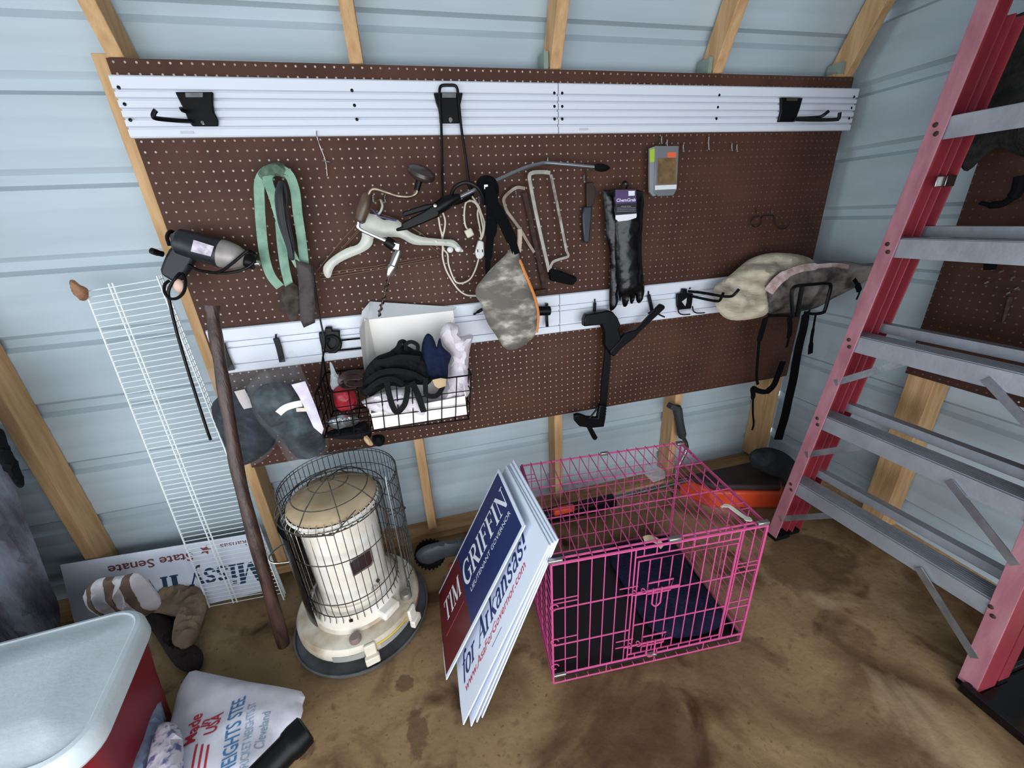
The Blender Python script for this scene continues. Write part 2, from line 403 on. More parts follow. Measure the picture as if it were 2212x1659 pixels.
# ---------------------------------------------------------------- red stepladder
M_red = mat('red_fibreglass', '8e2f3b', .5, 0, '7a2631', 8, .1, 60, (1, 1, .3))
M_redlit = mat('lit_red_fibreglass', 'a4707a', .6, 0, '955c68', 30, .1, 60, (1, 1, .3))  # same red made paler: light on the front flange painted into the colour
M_alut = mat('tread_aluminium', 'a2a6ae', .45, .5, '8d9097', 7, .12, 30, (3, 1, 1))
lad = thing('stepladder', 'red fibreglass stepladder with grey aluminium steps standing folded by the end wall', 'ladder', (2.06, -.75, 0))
def LR(side, z, dx=0, dy=0):
    a, b = ((V((2.020, -.455, 0)), V((2.115, -.585, 1.80))) if side == 0 else (V((2.060, -1.085, 0)), V((2.13, -.955, 1.80))))
    return a.lerp(b, z/1.8)+V((dx, dy, 0))
for sd, sg in ((0, 1), (1, -1)):
    mb = MB()
    MB().ribbon([LR(sd, .015, 0, .006*sg), LR(sd, 1.78, 0, .006*sg)], .043, .005, (-1, 0, 0)).build('front_flange', M_redlit, lad, bevel=.001)
    mb.ribbon([LR(sd, .015, .037, .026*sg), LR(sd, 1.78, .037, .026*sg)], .074, .005, (0, 1, 0))
    mb.ribbon([LR(sd, .015, .074, .014*sg), LR(sd, 1.78, .074, .014*sg)], .026, .005, (-1, 0, 0))
    mb.build('front_rail', M_red, lad, bevel=.001)
    mb = MB()
    mb.ribbon([LR(sd, .02, .092, .008*sg), LR(sd, 1.74, .092, .008*sg)], .032, .004, (-1, 0, 0))
    mb.ribbon([LR(sd, .02, .112, .024*sg), LR(sd, 1.74, .112, .024*sg)], .045, .004, (0, 1, 0))
    mb.ribbon([LR(sd, .02, .134, .008*sg), LR(sd, 1.74, .134, .008*sg)], .032, .004, (-1, 0, 0))
    mb.build('rear_rail', M_red, lad, bevel=.001)
    mb = MB(); mb.box(LR(sd, .010, .036, .004*sg), (.078, .044, .02)); mb.build('foot', M_blackm, lad, bevel=.004)
    mb = MB(); mb.box(LR(sd, .010, .112, .01*sg), (.05, .036, .02)); mb.build('foot', M_blackm, lad, bevel=.004)
for k, z in enumerate((.3048, .6096, .9144, 1.2192, 1.524)):
    a, b = LR(0, z, .0, -.0), LR(1, z, 0, 0); a.y += .024; b.y -= .024; st = MB()
    st.prism([a+V((.003, 0, 0)), a+V((.003, 0, -.052)), a+V((.006, 0, -.052)), a+V((.006, 0, -.004)), a+V((.075, 0, -.004)), a+V((.075, 0, -.03)), a+V((.078, 0, -.03)), a+V((.078, 0, 0))], b-a)
    for j in range(7): st.bar(a+V((.012+j*.0095, 0, .001)), b+V((.012+j*.0095, 0, .001)), .004, .003, (0, 0, 1))
    s_ = st.build('step', M_alut, lad)
    for sd, sg in ((0, -1), (1, 1)):
        for dz, dy in ((-.014, .006), (-.036, -.004)):
            c = LR(sd, z+dz, -.003, dy+.004); MB().lathe([(.0065, 0), (.0055, .002), (.002, .0035)], c, (-1, 0, 0), 12).build('rivet', M_rust, s_)
    if k < 3:
        for sd, sg in ((0, -1), (1, 1)):
            p = LR(sd, z-.17 if k else z-.19, -.002, 0); q = LR(sd, z-.03, .002, sg*.17); q.x = a.x+.02
            MB().bar(p, q, .022, .003, (-1, 0, 0)).build('brace', M_alu, lad)
    zb = z+.03
    if k < 4:
        MB().prism([LR(0, zb, .112, .02), LR(0, zb, .112, .02)+V((.03, 0, 0)), LR(0, zb-.004, .142, .02), LR(0, zb-.004, .116, .02), LR(0, zb-.03, .116, .02), LR(0, zb-.03, .112, .02)], LR(1, zb)-LR(0, zb)+V((0, -.04, 0))).build('rear_bar', M_alut, lad)
for sd, sg in ((0, -1), (1, 1)):
    mb = MB(); c = LR(sd, 1.37, .09, -.012 if sd == 0 else .012); mb.box(c, (.075, .004, .028)); mb.box(c+V((-.02, sg*.008, 0)), (.012, .02, .026)); mb.build('spreader', M_steel, lad, bevel=.001)
c = (LR(0, 1.79)+LR(1, 1.79))/2
MB().box(c+V((.07, 0, .01)), (.2, .46, .035)).build('top_cap', M_red, lad, bevel=.008)

# ---------------------------------------------------------------- pink dog crate
CA = V((.916, -.738, 0)); an = math.radians(-4.8)
ex = V((math.cos(an), math.sin(an), 0)); ey = V((.105, .994, 0)); CWd, CD, CH = .635, .462, .5
def K(x, y, z): return CA+ex*x+ey*y+V((0, 0, z))
crate = thing('dog_crate', 'bright pink wire dog crate with two door latches on the plywood floor', 'dog crate', tuple(K(CWd/2, CD/2, 0)))
R1, R2 = .0017, .0032
def rod(mb, a, b, r=R1): return mb.tube([K(*a), K(*b)], r, 6)
Z0, Z1 = .045, .495
nx = 17
def wires(n, L): return [L*(i+.5)/n for i in range(n)]
fp = MB()
for z, r in ((Z1, R2*1.25), (Z0, R2), (.008, R2*.8)): rod(fp, (0, 0, z), (CWd, 0, z), r)
for x in (0, CWd): rod(fp, (x, 0, .008), (x, 0, Z1), R2)
for x in (.17, .33, .5): rod(fp, (x, 0, .008), (x, 0, Z0), R1)
DX0, DX1, DZ0, DZ1 = .245, .545, .075, .455
for i in range(1, nx):
    x = CWd*i/nx
    if x < DX0-.008 or x > DX1+.008: rod(fp, (x, 0, Z0), (x, 0, Z1))
    else: rod(fp, (x, 0, DZ1+.01), (x, 0, Z1)); rod(fp, (x, 0, Z0), (x, 0, DZ0-.008))
for z in (.175, .325): rod(fp, (0, .002, z), (DX0-.008, .002, z), R1*1.3); rod(fp, (DX1+.008, .002, z), (CWd, .002, z), R1*1.3)
for z in (.36, .345, .2, .105): rod(fp, (0, .003, z), (.075, .003, z)); rod(fp, (CWd-.075, .003, z), (CWd, .003, z))
for x in (DX0-.008, DX1+.008): rod(fp, (x, 0, Z0), (x, 0, Z1), R1*1.3)
rod(fp, (DX0-.008, 0, DZ1+.01), (DX1+.008, 0, DZ1+.01), R1*1.3); rod(fp, (DX0-.008, 0, DZ0-.01), (DX1+.008, 0, DZ0-.01), R1*1.3)
fp.build('front_panel', M_pink, crate)
dr = MB(); yd = -.006
dr.tube([K(*p) for p in ((DX0, yd, DZ0), (DX1, yd, DZ0), (DX1, yd, DZ1), (DX0, yd, DZ1))], R2*.8, 6, closed=True)
for i in range(1, 9): x = DX0+(DX1-DX0)*i/9; rod(dr, (x, yd, DZ0), (x, yd, DZ1))
for z in (.2, .325): rod(dr, (DX0, yd+.002, z), (DX1, yd+.002, z), R1*1.2)
door = dr.build('crate_door', M_pink, crate)
for zc in (.345, .125):
    lt = MB(); y = -.014
    rod(lt, (.215, y, zc), (.37, y, zc), R2*.85)
    lt.tube([K(*p) for p in ((.275, y, zc-.012), (.345, y, zc-.012), (.35, y, zc+.03), (.275, y, zc+.03))], R2*.75, 6, closed=True)
    lt.tube([K(p[0], y-.004, p[1]) for p in ((.29, zc+.01), (.29, zc-.05), (.298, zc-.06), (.308, zc-.06), (.316, zc-.05), (.316, zc+.01))], R2*.75, 6)
    for dz in (.014, -.014): rod(lt, (.195, -.003, zc+dz), (.25, -.003, zc+dz), R1)
    for x in (.235, .262): lt.tube([K(x+.006*math.cos(a), y+.006*math.sin(a), zc+a*.0016-.006) for a in [j*.5 for j in range(20)]], R1, 5)
    lt.build('latch', M_pink, door)
for zc in (.34, .2, .09):
    h = MB(); h.tube([K(.005+.011*math.cos(a), -.004, zc+.011*math.sin(a)) for a in [j*.5 for j in range(11)]], R1, 5); h.build('hinge_loop', M_pink, crate)
bp = MB()
for z, r in ((Z1, R2), (Z0, R2)): rod(bp, (0, CD, z), (CWd, CD, z), r)
for x in (0, CWd): rod(bp, (x, CD, .0035), (x, CD, Z1), R2)
for i in range(1, nx): rod(bp, (CWd*i/nx, CD, Z0), (CWd*i/nx, CD, Z1))
for z in (.12, .2, .275, .35, .42): rod(bp, (0, CD, z), (CWd, CD, z))
bp.build('back_panel', M_pink, crate)
for x in (0, CWd):
    sp = MB()
    for z, r in ((Z1-.004, R2), (Z0, R2), (.008, R2*.8)): rod(sp, (x, 0, z), (x, CD, z), r)
    for j in range(1, 13): z = Z0+(Z1-Z0)*j/13; rod(sp, (x, 0, z), (x, CD, z))
    for y in (.006, .075, .15, .225, .30, .375, CD-.008): rod(sp, (x, y, Z0), (x, y, Z1))
    sp.build('side_panel', M_pink, crate)
tp = MB()
for y, r in ((.012, R2), (.165, R1*1.3), (.315, R1*1.3), (CD-.006, R2)): rod(tp, (0, y, CH), (CWd, y, CH), r)
for x in (.004, CWd-.004): rod(tp, (x, 0, CH), (x, CD, CH), R2)
for i in range(1, nx): rod(tp, (CWd*i/nx, .0, CH+.003), (CWd*i/nx, CD, CH+.003))
for y in (.07, .095, .37, .395): rod(tp, (0, y, CH), (.037, y, CH)); rod(tp, (CWd-.037, y, CH), (CWd, y, CH))
tp.build('top_panel', M_pink, crate)
bt = MB()
for i in range(1, nx): rod(bt, (CWd*i/nx, 0, .012), (CWd*i/nx, CD, .012))
bt.build('bottom_panel', M_pink, crate)
M_clip = mat('zinc_clip', 'a9a5a3', .35, .9)
for p, d in (((.012, .004, CH+.002), (.04, .012, .012)), ((.35, .004, CH+.002), (.035, .014, .014)), ((CWd-.014, .004, CH+.002), (.035, .014, .014)), ((.02, -.002, Z0), (.04, .01, .01)), ((.32, -.002, Z0), (.03, .012, .012)), ((.32, CD-.004, CH), (.03, .012, .012)), ((CWd-.01, CD-.01, CH), (.03, .02, .012))):
    MB().box(K(*p), d, Matrix.Rotation(an, 3, 'Z')).build('clip', M_clip, crate, bevel=.003)
tr = MB(); tr.prism([K(.008, .008, .016), K(CWd-.008, .008, .016), K(CWd-.008, CD-.008, .016), K(.008, CD-.008, .016)], (0, 0, .004))
for a, b in (((.008, .008), (CWd-.008, .008)), ((.008, CD-.008), (CWd-.008, CD-.008)), ((.008, .008), (.008, CD-.008)), ((CWd-.008, .008), (CWd-.008, CD-.008))):
    tr.bar(K(a[0], a[1], .03), K(b[0], b[1], .03), .026, .004, (0, 1, 0) if a[1] == b[1] else (1, 0, 0))
tr.build('tray', mat('tray_black', '17161a', .5), crate, bevel=.001)
M_navy = mat('navy_fabric', '14162a', .95, 0, '1c2038', 30, .4, 120)
pad = MB(); pad.pillow([K(.38, .05, .04), K(.61, .05, .04), K(.62, .25, .04), K(.61, .43, .04), K(.36, .44, .04), K(.34, .25, .04)], (0, 0, 1), .035, .014, .006, 20, .02)
pad.single('pet_cushion', M_navy, 'dark navy cushion lying inside the pink crate on the right', 'cushion')
pap = MB(); pap.ribbon(catmull([K(.49, .41, .085), K(.51, .40, .10), K(.53, .38, .10), K(.545, .36, .085)], 5), .03, .002, (.3, -.5, 1)); pap.single('crumpled_paper', mat('paper_tan', 'c8b89a', .8), 'small tan scrap of paper on the dark cushion in the crate', 'paper')
t_ = MB(); t_.ribbon(catmull([K(.545, .085, CH+.008), K(.565, .082, CH+.011), K(.575, .06, CH+.008), K(.582, .035, CH+.007), K(.590, .012, CH+.009)], 5), [.006]*3+[.014]*14+[.022, .02, .014, .006], .0015, (0, 0, 1))
t_.single('torn_tape', mat('tape_white', 'd8d2c4', .6), 'torn strip of whitish tape stuck on the crate top near its front right corner', 'tape')
t_ = MB(); q = [K(.41, .245, CH+.006), K(.455, .25, CH+.012), K(.475, .29, CH+.006), K(.46, .335, CH+.01), K(.425, .335, CH+.006), K(.40, .29, CH+.009)]
t_.prism(q, (0, 0, .0008)); t_.single('plastic_wrap', mat('clear_wrap', 'd8dade', .15, alpha=.35), 'small clear plastic label sleeve on top of the pink crate', 'plastic wrap')


# a small set of serif letters, drawn as thick and thin pen strokes
K_, k_ = .17, .055
GL = {
 'T': (.74, [([(.35, 0), (.35, .97)], K_), ([(.02, .97), (.70, .97)], k_), ([(.2, .02), (.5, .02)], k_), ([(.04, .99), (.04, .76)], k_), ([(.67, .99), (.67, .76)], k_)]),
 'I': (.40, [([(.18, 0), (.18, 1)], K_), ([(.02, .02), (.34, .02)], k_), ([(.02, .98), (.34, .98)], k_)]),
 'M': (1.0, [([(.13, 0), (.13, 1)], k_), ([(.15, 1), (.47, .04)], K_), ([(.47, .04), (.82, 1)], k_), ([(.84, 0), (.84, 1)], K_), ([(.02, .02), (.25, .02)], k_), ([(.68, .02), (.98, .02)], k_), ([(.02, .98), (.2, .98)], k_), ([(.8, .98), (.98, .98)], k_)]),
 'G': (.90, [([(.72, .72), (.66, .90), (.45, .98), (.25, .90), (.12, .70), (.10, .5), (.12, .3), (.25, .10), (.45, .02), (.62, .06), (.72, .14)], 'c'), ([(.72, .06), (.72, .42)], K_*.85), ([(.52, .43), (.86, .43)], k_), ([(.73, .98), (.73, .70)], k_)]),
 'R': (.84, [([(.18, 0), (.18, 1)], K_), ([(.18, .97), (.45, .97), (.62, .86), (.62, .64), (.45, .53), (.18, .52)], 'b'), ([(.38, .52), (.70, .02)], K_), ([(.02, .02), (.36, .02)], k_), ([(.02, .98), (.2, .98)], k_), ([(.62, .02), (.84, .02)], k_)]),
 'F': (.72, [([(.18, 0), (.18, 1)], K_), ([(.02, .97), (.64, .97)], k_), ([(.18, .52), (.52, .52)], k_), ([(.02, .02), (.38, .02)], k_), ([(.62, .99), (.62, .76)], k_), ([(.5, .62), (.5, .42)], k_)]),
 'N': (.92, [([(.14, 0), (.14, 1)], k_), ([(.12, .98), (.74, .03)], K_), ([(.76, 0), (.76, 1)], k_), ([(.02, .02), (.27, .02)], k_), ([(.0, .98), (.2, .98)], k_), ([(.62, .98), (.90, .98)], k_)]),
 'A': (.82, [([(.08, 0), (.40, 1)], k_), ([(.38, 1), (.70, 0)], K_), ([(.18, .34), (.60, .34)], k_), ([(0, .02), (.2, .02)], k_), ([(.55, .02), (.84, .02)], k_)]),
 'f': (.42, [([(.50, .88), (.42, .99), (.28, .95), (.24, .8), (.24, .4), (.24, -.12)], .12), ([(.08, .63), (.42, .63)], k_)]),
 'o': (.64, [([(.3, .64), (.12, .52), (.07, .32), (.12, .12), (.3, .0), (.48, .12), (.53, .32), (.48, .52), (.3, .64)], 'o')]),
 'r': (.50, [([(.16, 0), (.16, .64)], .14), ([(.16, .42), (.26, .60), (.42, .60)], .09), ([(.02, .02), (.3, .02)], k_), ([(.03, .63), (.16, .63)], k_)]),
 'k': (.66, [([(.16, 0), (.16, 1)], .14), ([(.18, .30), (.50, .62)], k_), ([(.28, .38), (.56, .02)], .14), ([(.02, .02), (.3, .02)], k_), ([(.46, .02), (.66, .02)], k_), ([(.4, .63), (.62, .63)], k_), ([(.02, .98), (.16, .98)], k_)]),
 'a': (.60, [([(.10, .50), (.18, .62), (.34, .63), (.44, .52), (.44, .3), (.44, .06), (.54, .02)], .12), ([(.44, .38), (.24, .34), (.10, .2), (.15, .04), (.30, .02), (.44, .14)], .09)]),
 'n': (.70, [([(.16, 0), (.16, .64)], .14), ([(.16, .42), (.30, .62), (.47, .56), (.50, .4), (.50, .2), (.50, 0)], .13), ([(.02, .02), (.3, .02)], k_), ([(.38, .02), (.64, .02)], k_), ([(.03, .63), (.16, .63)], k_)]),
 's': (.50, [([(.40, .50), (.34, .61), (.22, .63), (.10, .54), (.14, .40), (.30, .32), (.40, .18), (.34, .04), (.20, .01), (.08, .10), (.06, .18)], .10)]),
 'i': (.36, [([(.17, 0), (.17, .64)], .14), ([(.02, .02), (.32, .02)], k_), ([(.03, .63), (.17, .63)], k_), ([(.17, .80), (.17, .94)], .14)]),
 'v': (.60, [([(.08, .64), (.29, .02)], .13), ([(.28, .02), (.50, .64)], k_), ([(0, .63), (.22, .63)], k_), ([(.4, .63), (.6, .63)], k_)]),
 'y': (.60, [([(.08, .64), (.29, .06)], .13), ([(.18, -.24), (.50, .64)], k_), ([(0, .63), (.22, .63)], k_), ([(.4, .63), (.6, .63)], k_), ([(.06, -.22), (.18, -.24)], .09)]),
 '!': (.40, [([(.18, .28), (.18, 1)], .15), ([(.18, 0), (.18, .13)], .15)]), ' ': (.34, [])}
def serif(body, o, u, v, h, wid, lift=.001, shear=0., bold=1.):
    mb = MB(); u = V(u).normalized(); v = V(v).normalized(); n = u.cross(v); tot = sum(GL[c][0] for c in body); sx = wid/tot; x = 0; kk = 0
    for c in body:
        for pts, w_ in GL[c][1]:
            P = [V((a, b, 0)) for a, b in pts]
            if len(P) > 2: P = catmull(P, 4)
            m_ = len(P)
            if w_ == 'c': ws = [k_+(K_-k_)*max(0, math.sin(PI*i/(m_-1)))**1.3 for i in range(m_)]
            elif w_ == 'b': ws = [k_+(K_-k_)*math.sin(PI*i/(m_-1))**2 for i in range(m_)]
            elif w_ == 'o': ws = [k_+(.14-k_)*abs(math.sin(2*PI*i/(m_-1))) for i in range(m_)]
            else: ws = [w_]*m_
            for i, w2 in enumerate(ws): ws[i] = w2*bold
            T_ = mb._frames(P, False); vs = []; kk += 1; e = lift+.00003*(kk % 7)
            for p, t, w2 in zip(P, T_, ws):
                s_ = V((-t.y, t.x, 0))*w2/2
                for q in (p+s_, p-s_): vs.append(V(o)+u*((x+q.x+q.y*shear)*sx)+v*(q.y*h)+n*e)
            mb.add(vs, [(2*i, 2*i+1, 2*i+3, 2*i+2) for i in range(m_-1)])
        x += GL[c][0]
    return mb

# ---------------------------------------------------------------- yard signs leaning on the crate
M_coro = mat('sign_board_white', 'dfe6f4', .45)
M_corost = mat('sign_board_edge', 'cfd8e8', .5)
M_navyp = mat('sign_navy', '1d2a5e', .4); M_redp = mat('sign_dark_red', '5e1a20', .4); M_txtw = mat('sign_text_white', 'e4e8ee', .4)
M_txtn = mat('sign_text_navy', '232a66', .4); M_txtr = mat('sign_text_red', 'c2475a', .4)
def signboard(o, u, v, L_, W_, label, group=None, name='yard_sign'):
    o = V(o); u = V(u).normalized(); v = V(v); v = (v-u*v.dot(u)).normalized(); n = u.cross(v)
    t = thing(name, label, 'sign', tuple(o), group)
    MB().prism([o, o+u*L_, o+u*L_+v*W_, o+v*W_], -n*.004).build('panel', M_coro, t, bevel=.0006)
    return t, o, u, v, n
top = V((.925, -.712, .523))
bases = [(.629, -.767), (.650, -.777), (.667, -.772), (.684, -.765)]
labs = ['white campaign sign ending in Arkansas, first of the four leaning on the crate', 'blank-edged white sign right behind the Arkansas sign, second of the fanned stack', 'white sign second from the crate in the fanned stack of four', 'white sign resting directly on the crate, last of the fanned stack']
for i, b in enumerate(bases):
    o = V((b[0], b[1], .004)); tp_ = V((.911+.0040*i, -.717-.002*i, .527-.003*i)); u = tp_-o
    t, o, u, v, n = signboard(o, u, (.04, 1, 0), .612, .46, labs[i], 'white signs leaning on the crate')
    if i == 0:
        serif('for Arkansas!', o+u*.035+v*.094, u, v, .072, .505, .0008, .3, 1.1).build('lettering', M_txtn, t, label='navy lettering for Arkansas!')
        MB().text('www.AsaForGovernor.com', o+u*.05+v*.056, u, v, .026, .45, .0006, shear=.2, bold=.008).build('web_address', M_txtr, t, label='red web address lettering')
        MB().add([o+u*.24+v*.034+n*.0007, o+u*.31+v*.034+n*.0007, o+u*.31+v*.036+n*.0007, o+u*.24+v*.036+n*.0007], [(0, 1, 2, 3)]).build('printed_line', M_txtn, t)
o = PZ(966, 1468, .004)+V((-.004, 0, 0)); tpn = V((.888, -.597, .517)); u = tpn-o
t, o, u, v, n = signboard(o, u, (.03, 1, 0), .588, .335, 'navy and dark red campaign sign reading TIM GRIFFIN, on top of the white signs')
def quad(a, b, c, d, e=.0005): return MB().add([o+u*a+v*c+n*e, o+u*b+v*c+n*e, o+u*b+v*d+n*e, o+u*a+v*d+n*e], [(0, 1, 2, 3)])
quad(.006, .205, .012, .325).build('red_field', M_redp, t, label='dark red printed field')
quad(.205, .575, .012, .325).build('blue_field', M_navyp, t, label='navy blue printed field')
serif('TIM', o+u*.05+v*.165, u, v, .085, .135).build('lettering', M_txtw, t)
serif('GRIFFIN', o+u*.215+v*.150, u, v, .10, .35).build('lettering', M_txtw, t)
MB().text('LIEUTENANT GOVERNOR', o+u*.245+v*.105, u, v, .02, .31, .001).build('small_lettering', M_txtw, t)
quad(.04, .19, .120, .124, .001).build('printed_line', M_txtr, t)
# political signs behind the wire shelf, upside down
so = PY(560, 1150, -.014); sl = PY(122, 1222, -.014); sb_ = PY(571, 1276, -.072); sb_.z = max(sb_.z, .006)
u = (sl-so).normalized(); dn = (sb_-so).normalized()
t, o, u, v, n = signboard(so, u, dn, .64, .27, 'white political sign with big navy letters leaning upside down behind the wire shelf')
MB().text('State Senate', o+u*.235+v*.035, u, v, .034, .27, .0008, bold=.015).build('small_lettering', mat('sign_maroon', '7a4044', .5), t)
MB().text('Arkansas', o+u*.01+v*.022, u, v, .024, .13, .0008).build('state_lettering', mat('sign_maroon3', '7a4044', .5), t)
serif('Missy Irvin', o+u*.012+v*.115, u, v, .085, .50, .0008, bold=1.25).build('lettering', mat('sign_navy_text', '24405e', .5), t)
MB().prism([o+u*(.19+.022*math.cos(a)*k)+v*(.035+.022*math.sin(a)*k)+n*.0008 for a, k in [(j*PI/5, 1 if j % 2 else .42) for j in range(10)]], n*.0003).build('star', mat('sign_maroon2', '8a4a52', .5), t)

# ---------------------------------------------------------------- kerosene heater
M_cream = mat('cream_enamel', 'e9e5dc', .35, 0, 'dcd3c2', 12)
M_creamd = mat('dirty_cream_enamel', 'ddd5c4', .45, 0, '9a8468', 9, lo=.42, hi=.72)
M_wire = mat('heater_wire', '8e8a84', .3, 1, '6b655e', 60)
HX, HY = .325, -.305
hc = V((HX, HY, 0))
ht = thing('kerosene_heater', 'round white kerosene heater with wire guard standing on a grey drip tray', 'heater', (HX, HY, .012))
MB().lathe([(0, .000), (.215, .0), (.232, .006), (.236, .018), (.231, .019), (.227, .008), (0, .006)], hc, n=48).single('drip_tray', mat('tray_grey', '6f7478', .45, .3, '565552', 12), 'round grey metal drip tray under the kerosene heater', 'tray')
MB().lathe([(.0, .030), (.165, .030), (.205, .045), (.210, .060), (.210, .088), (.203, .098), (.19, .101), (.155, .103), (.148, .112), (.0, .112)], hc, n=56).build('fuel_tank_base', M_creamd, ht)
MB().lathe([(.0, .11), (.148, .11), (.146, .145), (.138, .165), (.125, .17), (.122, .185), (.0, .185)], hc, n=48).build('burner_ring', M_cream, ht)
MB().lathe([(.0, .17), (.118, .17), (.118, .18), (.115, .182), (.119, .485), (.125, .488), (.127, .50), (.127, .52), (.122, .53), (.0, .53)], hc, n=56).build('body', M_cream, ht)
MB().lathe([(.0, .556), (.06, .562), (.125, .550), (.136, .540), (.134, .532), (.0, .534)], hc, n=40).build('top_plate', mat('heat_stained_top', 'c9b596', .5, .1, 'a98f6a', 8), ht)
MB().lathe([(.137, .516), (.141, .523), (.137, .530)], hc, n=40, cap=False).build('top_rim', M_cream, ht)
def hp(a, r, z): return hc+V((r*math.cos(a), r*math.sin(a), z))
am = math.atan2(CAMP.y-HY, CAMP.x-HX)
slots = MB()
for k in range(26):
    a = am-2.0+k*.16
    slots.add([hp(a-.03, .1275, .497), hp(a+.03, .1275, .497), hp(a+.03, .1275, .501), hp(a-.03, .1275, .501)], [(0, 1, 2, 3)])
for k in range(22):
    a = am-2.0+k*.19; slots.box(hp(a, .126, .516), (.004, .005, .018), Matrix.Rotation(a, 3, 'Z'))
slots.build('vent_slots', M_blackm, ht)
wb = MB(); aw = am+.28; pts = []
for dx, dz in ((-.034, -.028), (.026, -.028), (.036, -.018), (.036, .028), (.026, .034), (-.026, .034), (-.034, .026)):
    pts.append((aw+dx/.12, .335+dz))
wb.add([hp(a, .1215, z) for a, z in pts], [tuple(range(len(pts)))]); wb.build('sight_window', mat('mica_window', '3a2a2a', .15, .2), ht, label='dark sight window')
wf = MB(); wf.tube([hp(a, .1215, z) for a, z in pts], .003, 6, closed=True); wf.build('window_frame', mat('window_frame_grey', '7b7674', .4, .5), ht)
gd = MB(); RG = .152
for z, r in ((.515, .0022), (.40, .0018), (.235, .0018), (.175, .0018)):
    rr = RG if z > .2 else .146
    gd.tube([hp(am+a, rr, z) for a in [(-2.2+j*4.4/40) for j in range(41)]], r, 6)
for k in range(29):
    a = am-2.1+k*.15; gd.tube([hp(a, .138, .542), hp(a, RG, .525), hp(a, RG, .2), hp(a, .146, .165), hp(a, .15, .15)], .0013, 5)
gd.build('guard', M_wire, ht)
tg = MB()
for r, z in ((.165, .535), (.115, .575), (.06, .60), (.02, .61)): tg.tube([hp(j*2*PI/36, r, z) for j in range(36)], .0018, 6, closed=True)
for k in range(8): a = k*PI/4+.3; tg.tube([hp(a, .165, .535), hp(a, .115, .577), hp(a, .06, .602), hp(a, .0, .612)], .0018, 6)
tg.tube([hp(am-.6, .165, .53), hp(am-.15, .16, .515), hp(am+.35, .15, .56)], .002, 6)
tg.build('top_guard', M_wire, ht)
for sg in (-1, 1):
    hd = MB(); a = am+sg*1.5; hd.tube(catmull([hp(a-.15, .155, .43), hp(a-.05, .20, .42), hp(a, .215, .405), hp(a+.05, .20, .39), hp(a+.15, .155, .38)], 5), .0028, 6); hd.build('carry_handle', M_wire, ht)
MB().lathe([(.0, 0), (.019, 0), (.019, .012), (.015, .018), (0, .019)], hp(am-.25, .178, .1), n=20).build('filler_cap', mat('cap_brown', '7d6a66', .5), ht, label='dull brown round cap')
MB().lathe([(.0, 0), (.020, 0), (.020, .014), (.016, .022), (0, .023)], hp(am+.95, .178, .1), n=20).build('fuel_gauge', mat('cap_grey', '8a857c', .4, .4), ht)
MB().box(hp(am-.3, .145, .15), (.004, .012, .012), Matrix.Rotation(am-.3, 3, 'Z')).build('igniter_knob', M_black, ht, bevel=.002)
kb = MB(); kb.box(hp(am+.5, .155, .125), (.05, .07, .03), Matrix.Rotation(am+.5, 3, 'Z')); kb.build('control_housing', M_cream, ht, bevel=.008)
for a in (am-.05, am+.75):
    f_ = MB(); f_.box(hp(a, .212, .075), (.012, .036, .05), Matrix.Rotation(a, 3, 'Z')); f_.box(hp(a, .222, .042), (.02, .045, .03), Matrix.Rotation(a, 3, 'Z')); f_.build('base_clip', M_cream, ht, bevel=.004)
def band(a0, a1, z0, z1, r=.2112): 
    mb = MB(); n = 14; mb.add([hp(a0+(a1-a0)*i/n, r, z) for i in range(n+1) for z in (z0, z1)], [(2*i, 2*i+2, 2*i+3, 2*i+1) for i in range(n)]); return mb
band(am-.02+.07, am+.62, .077, .084).build('warning_strip', mat('warning_yellow', 'd9b93c', .5), ht)
band(am+.10, am+.60, .055, .074).build('grey_label', mat('label_grey', '9a9a94', .5), ht)
band(am-.62, am-.15, .052, .076).build('grey_label', mat('label_grey2', '9a9a94', .5), ht)
band(am+.9, am+1.4, .066, .072).build('red_label', mat('label_red', 'b0533c', .5), ht)
lx = MB(); a = am+.33; tv = V((-math.sin(a), math.cos(a), 0)); lx.text('Dyna', hp(a, .1195, .205), tv, V((0, 0, 1)), .016, .05, .0008, shear=.3)
lx.build('lettering', mat('ink_grey', '6a6a70', .5), ht)
for q in (0,):
    MB().lathe([(.0, .0), (.006, .0), (.006, .006), (0, .006)], hp(am+.58, .118, .225), V((math.cos(am+.58), math.sin(am+.58), 0)), 10).build('knob', M_rust, ht)
# the taller grey wire cage round the back of the heater
cg = MB(); M_gwire = mat('galvanised_wire', '85898a', .35, .9, '5f6364', 60)
cc = V((.345, -.255, 0))
def cp(a, r, z): return cc+V((r*math.cos(a), r*math.sin(a), z))
for z in (.16, .22, .30, .37, .44, .51, .565, .575): cg.tube([cp(-.55+j*(PI+1.1)/36, .185, z) for j in range(37)], .0016, 5)
for k in range(44): a = -.55+k*(PI+1.1)/43; cg.tube([cp(a, .185, .15), cp(a, .185, .575)], .0012, 5)
cg.tube([cp(-.55, .185, .13), cp(-.55, .185, .58), cp(-.5, .18, .60)], .003, 6); cg.tube([cp(PI+.55, .185, .13), cp(PI+.55, .185, .58)], .003, 6)
for a in (-.5, .8, 2.3, PI+.5): cg.tube([cp(a, .185, .15), cp(a, .187, .02)], .002, 5)
cg.single('wire_cage', M_gwire, 'curved dark grey wire mesh cage standing around the back of the heater', 'cage')
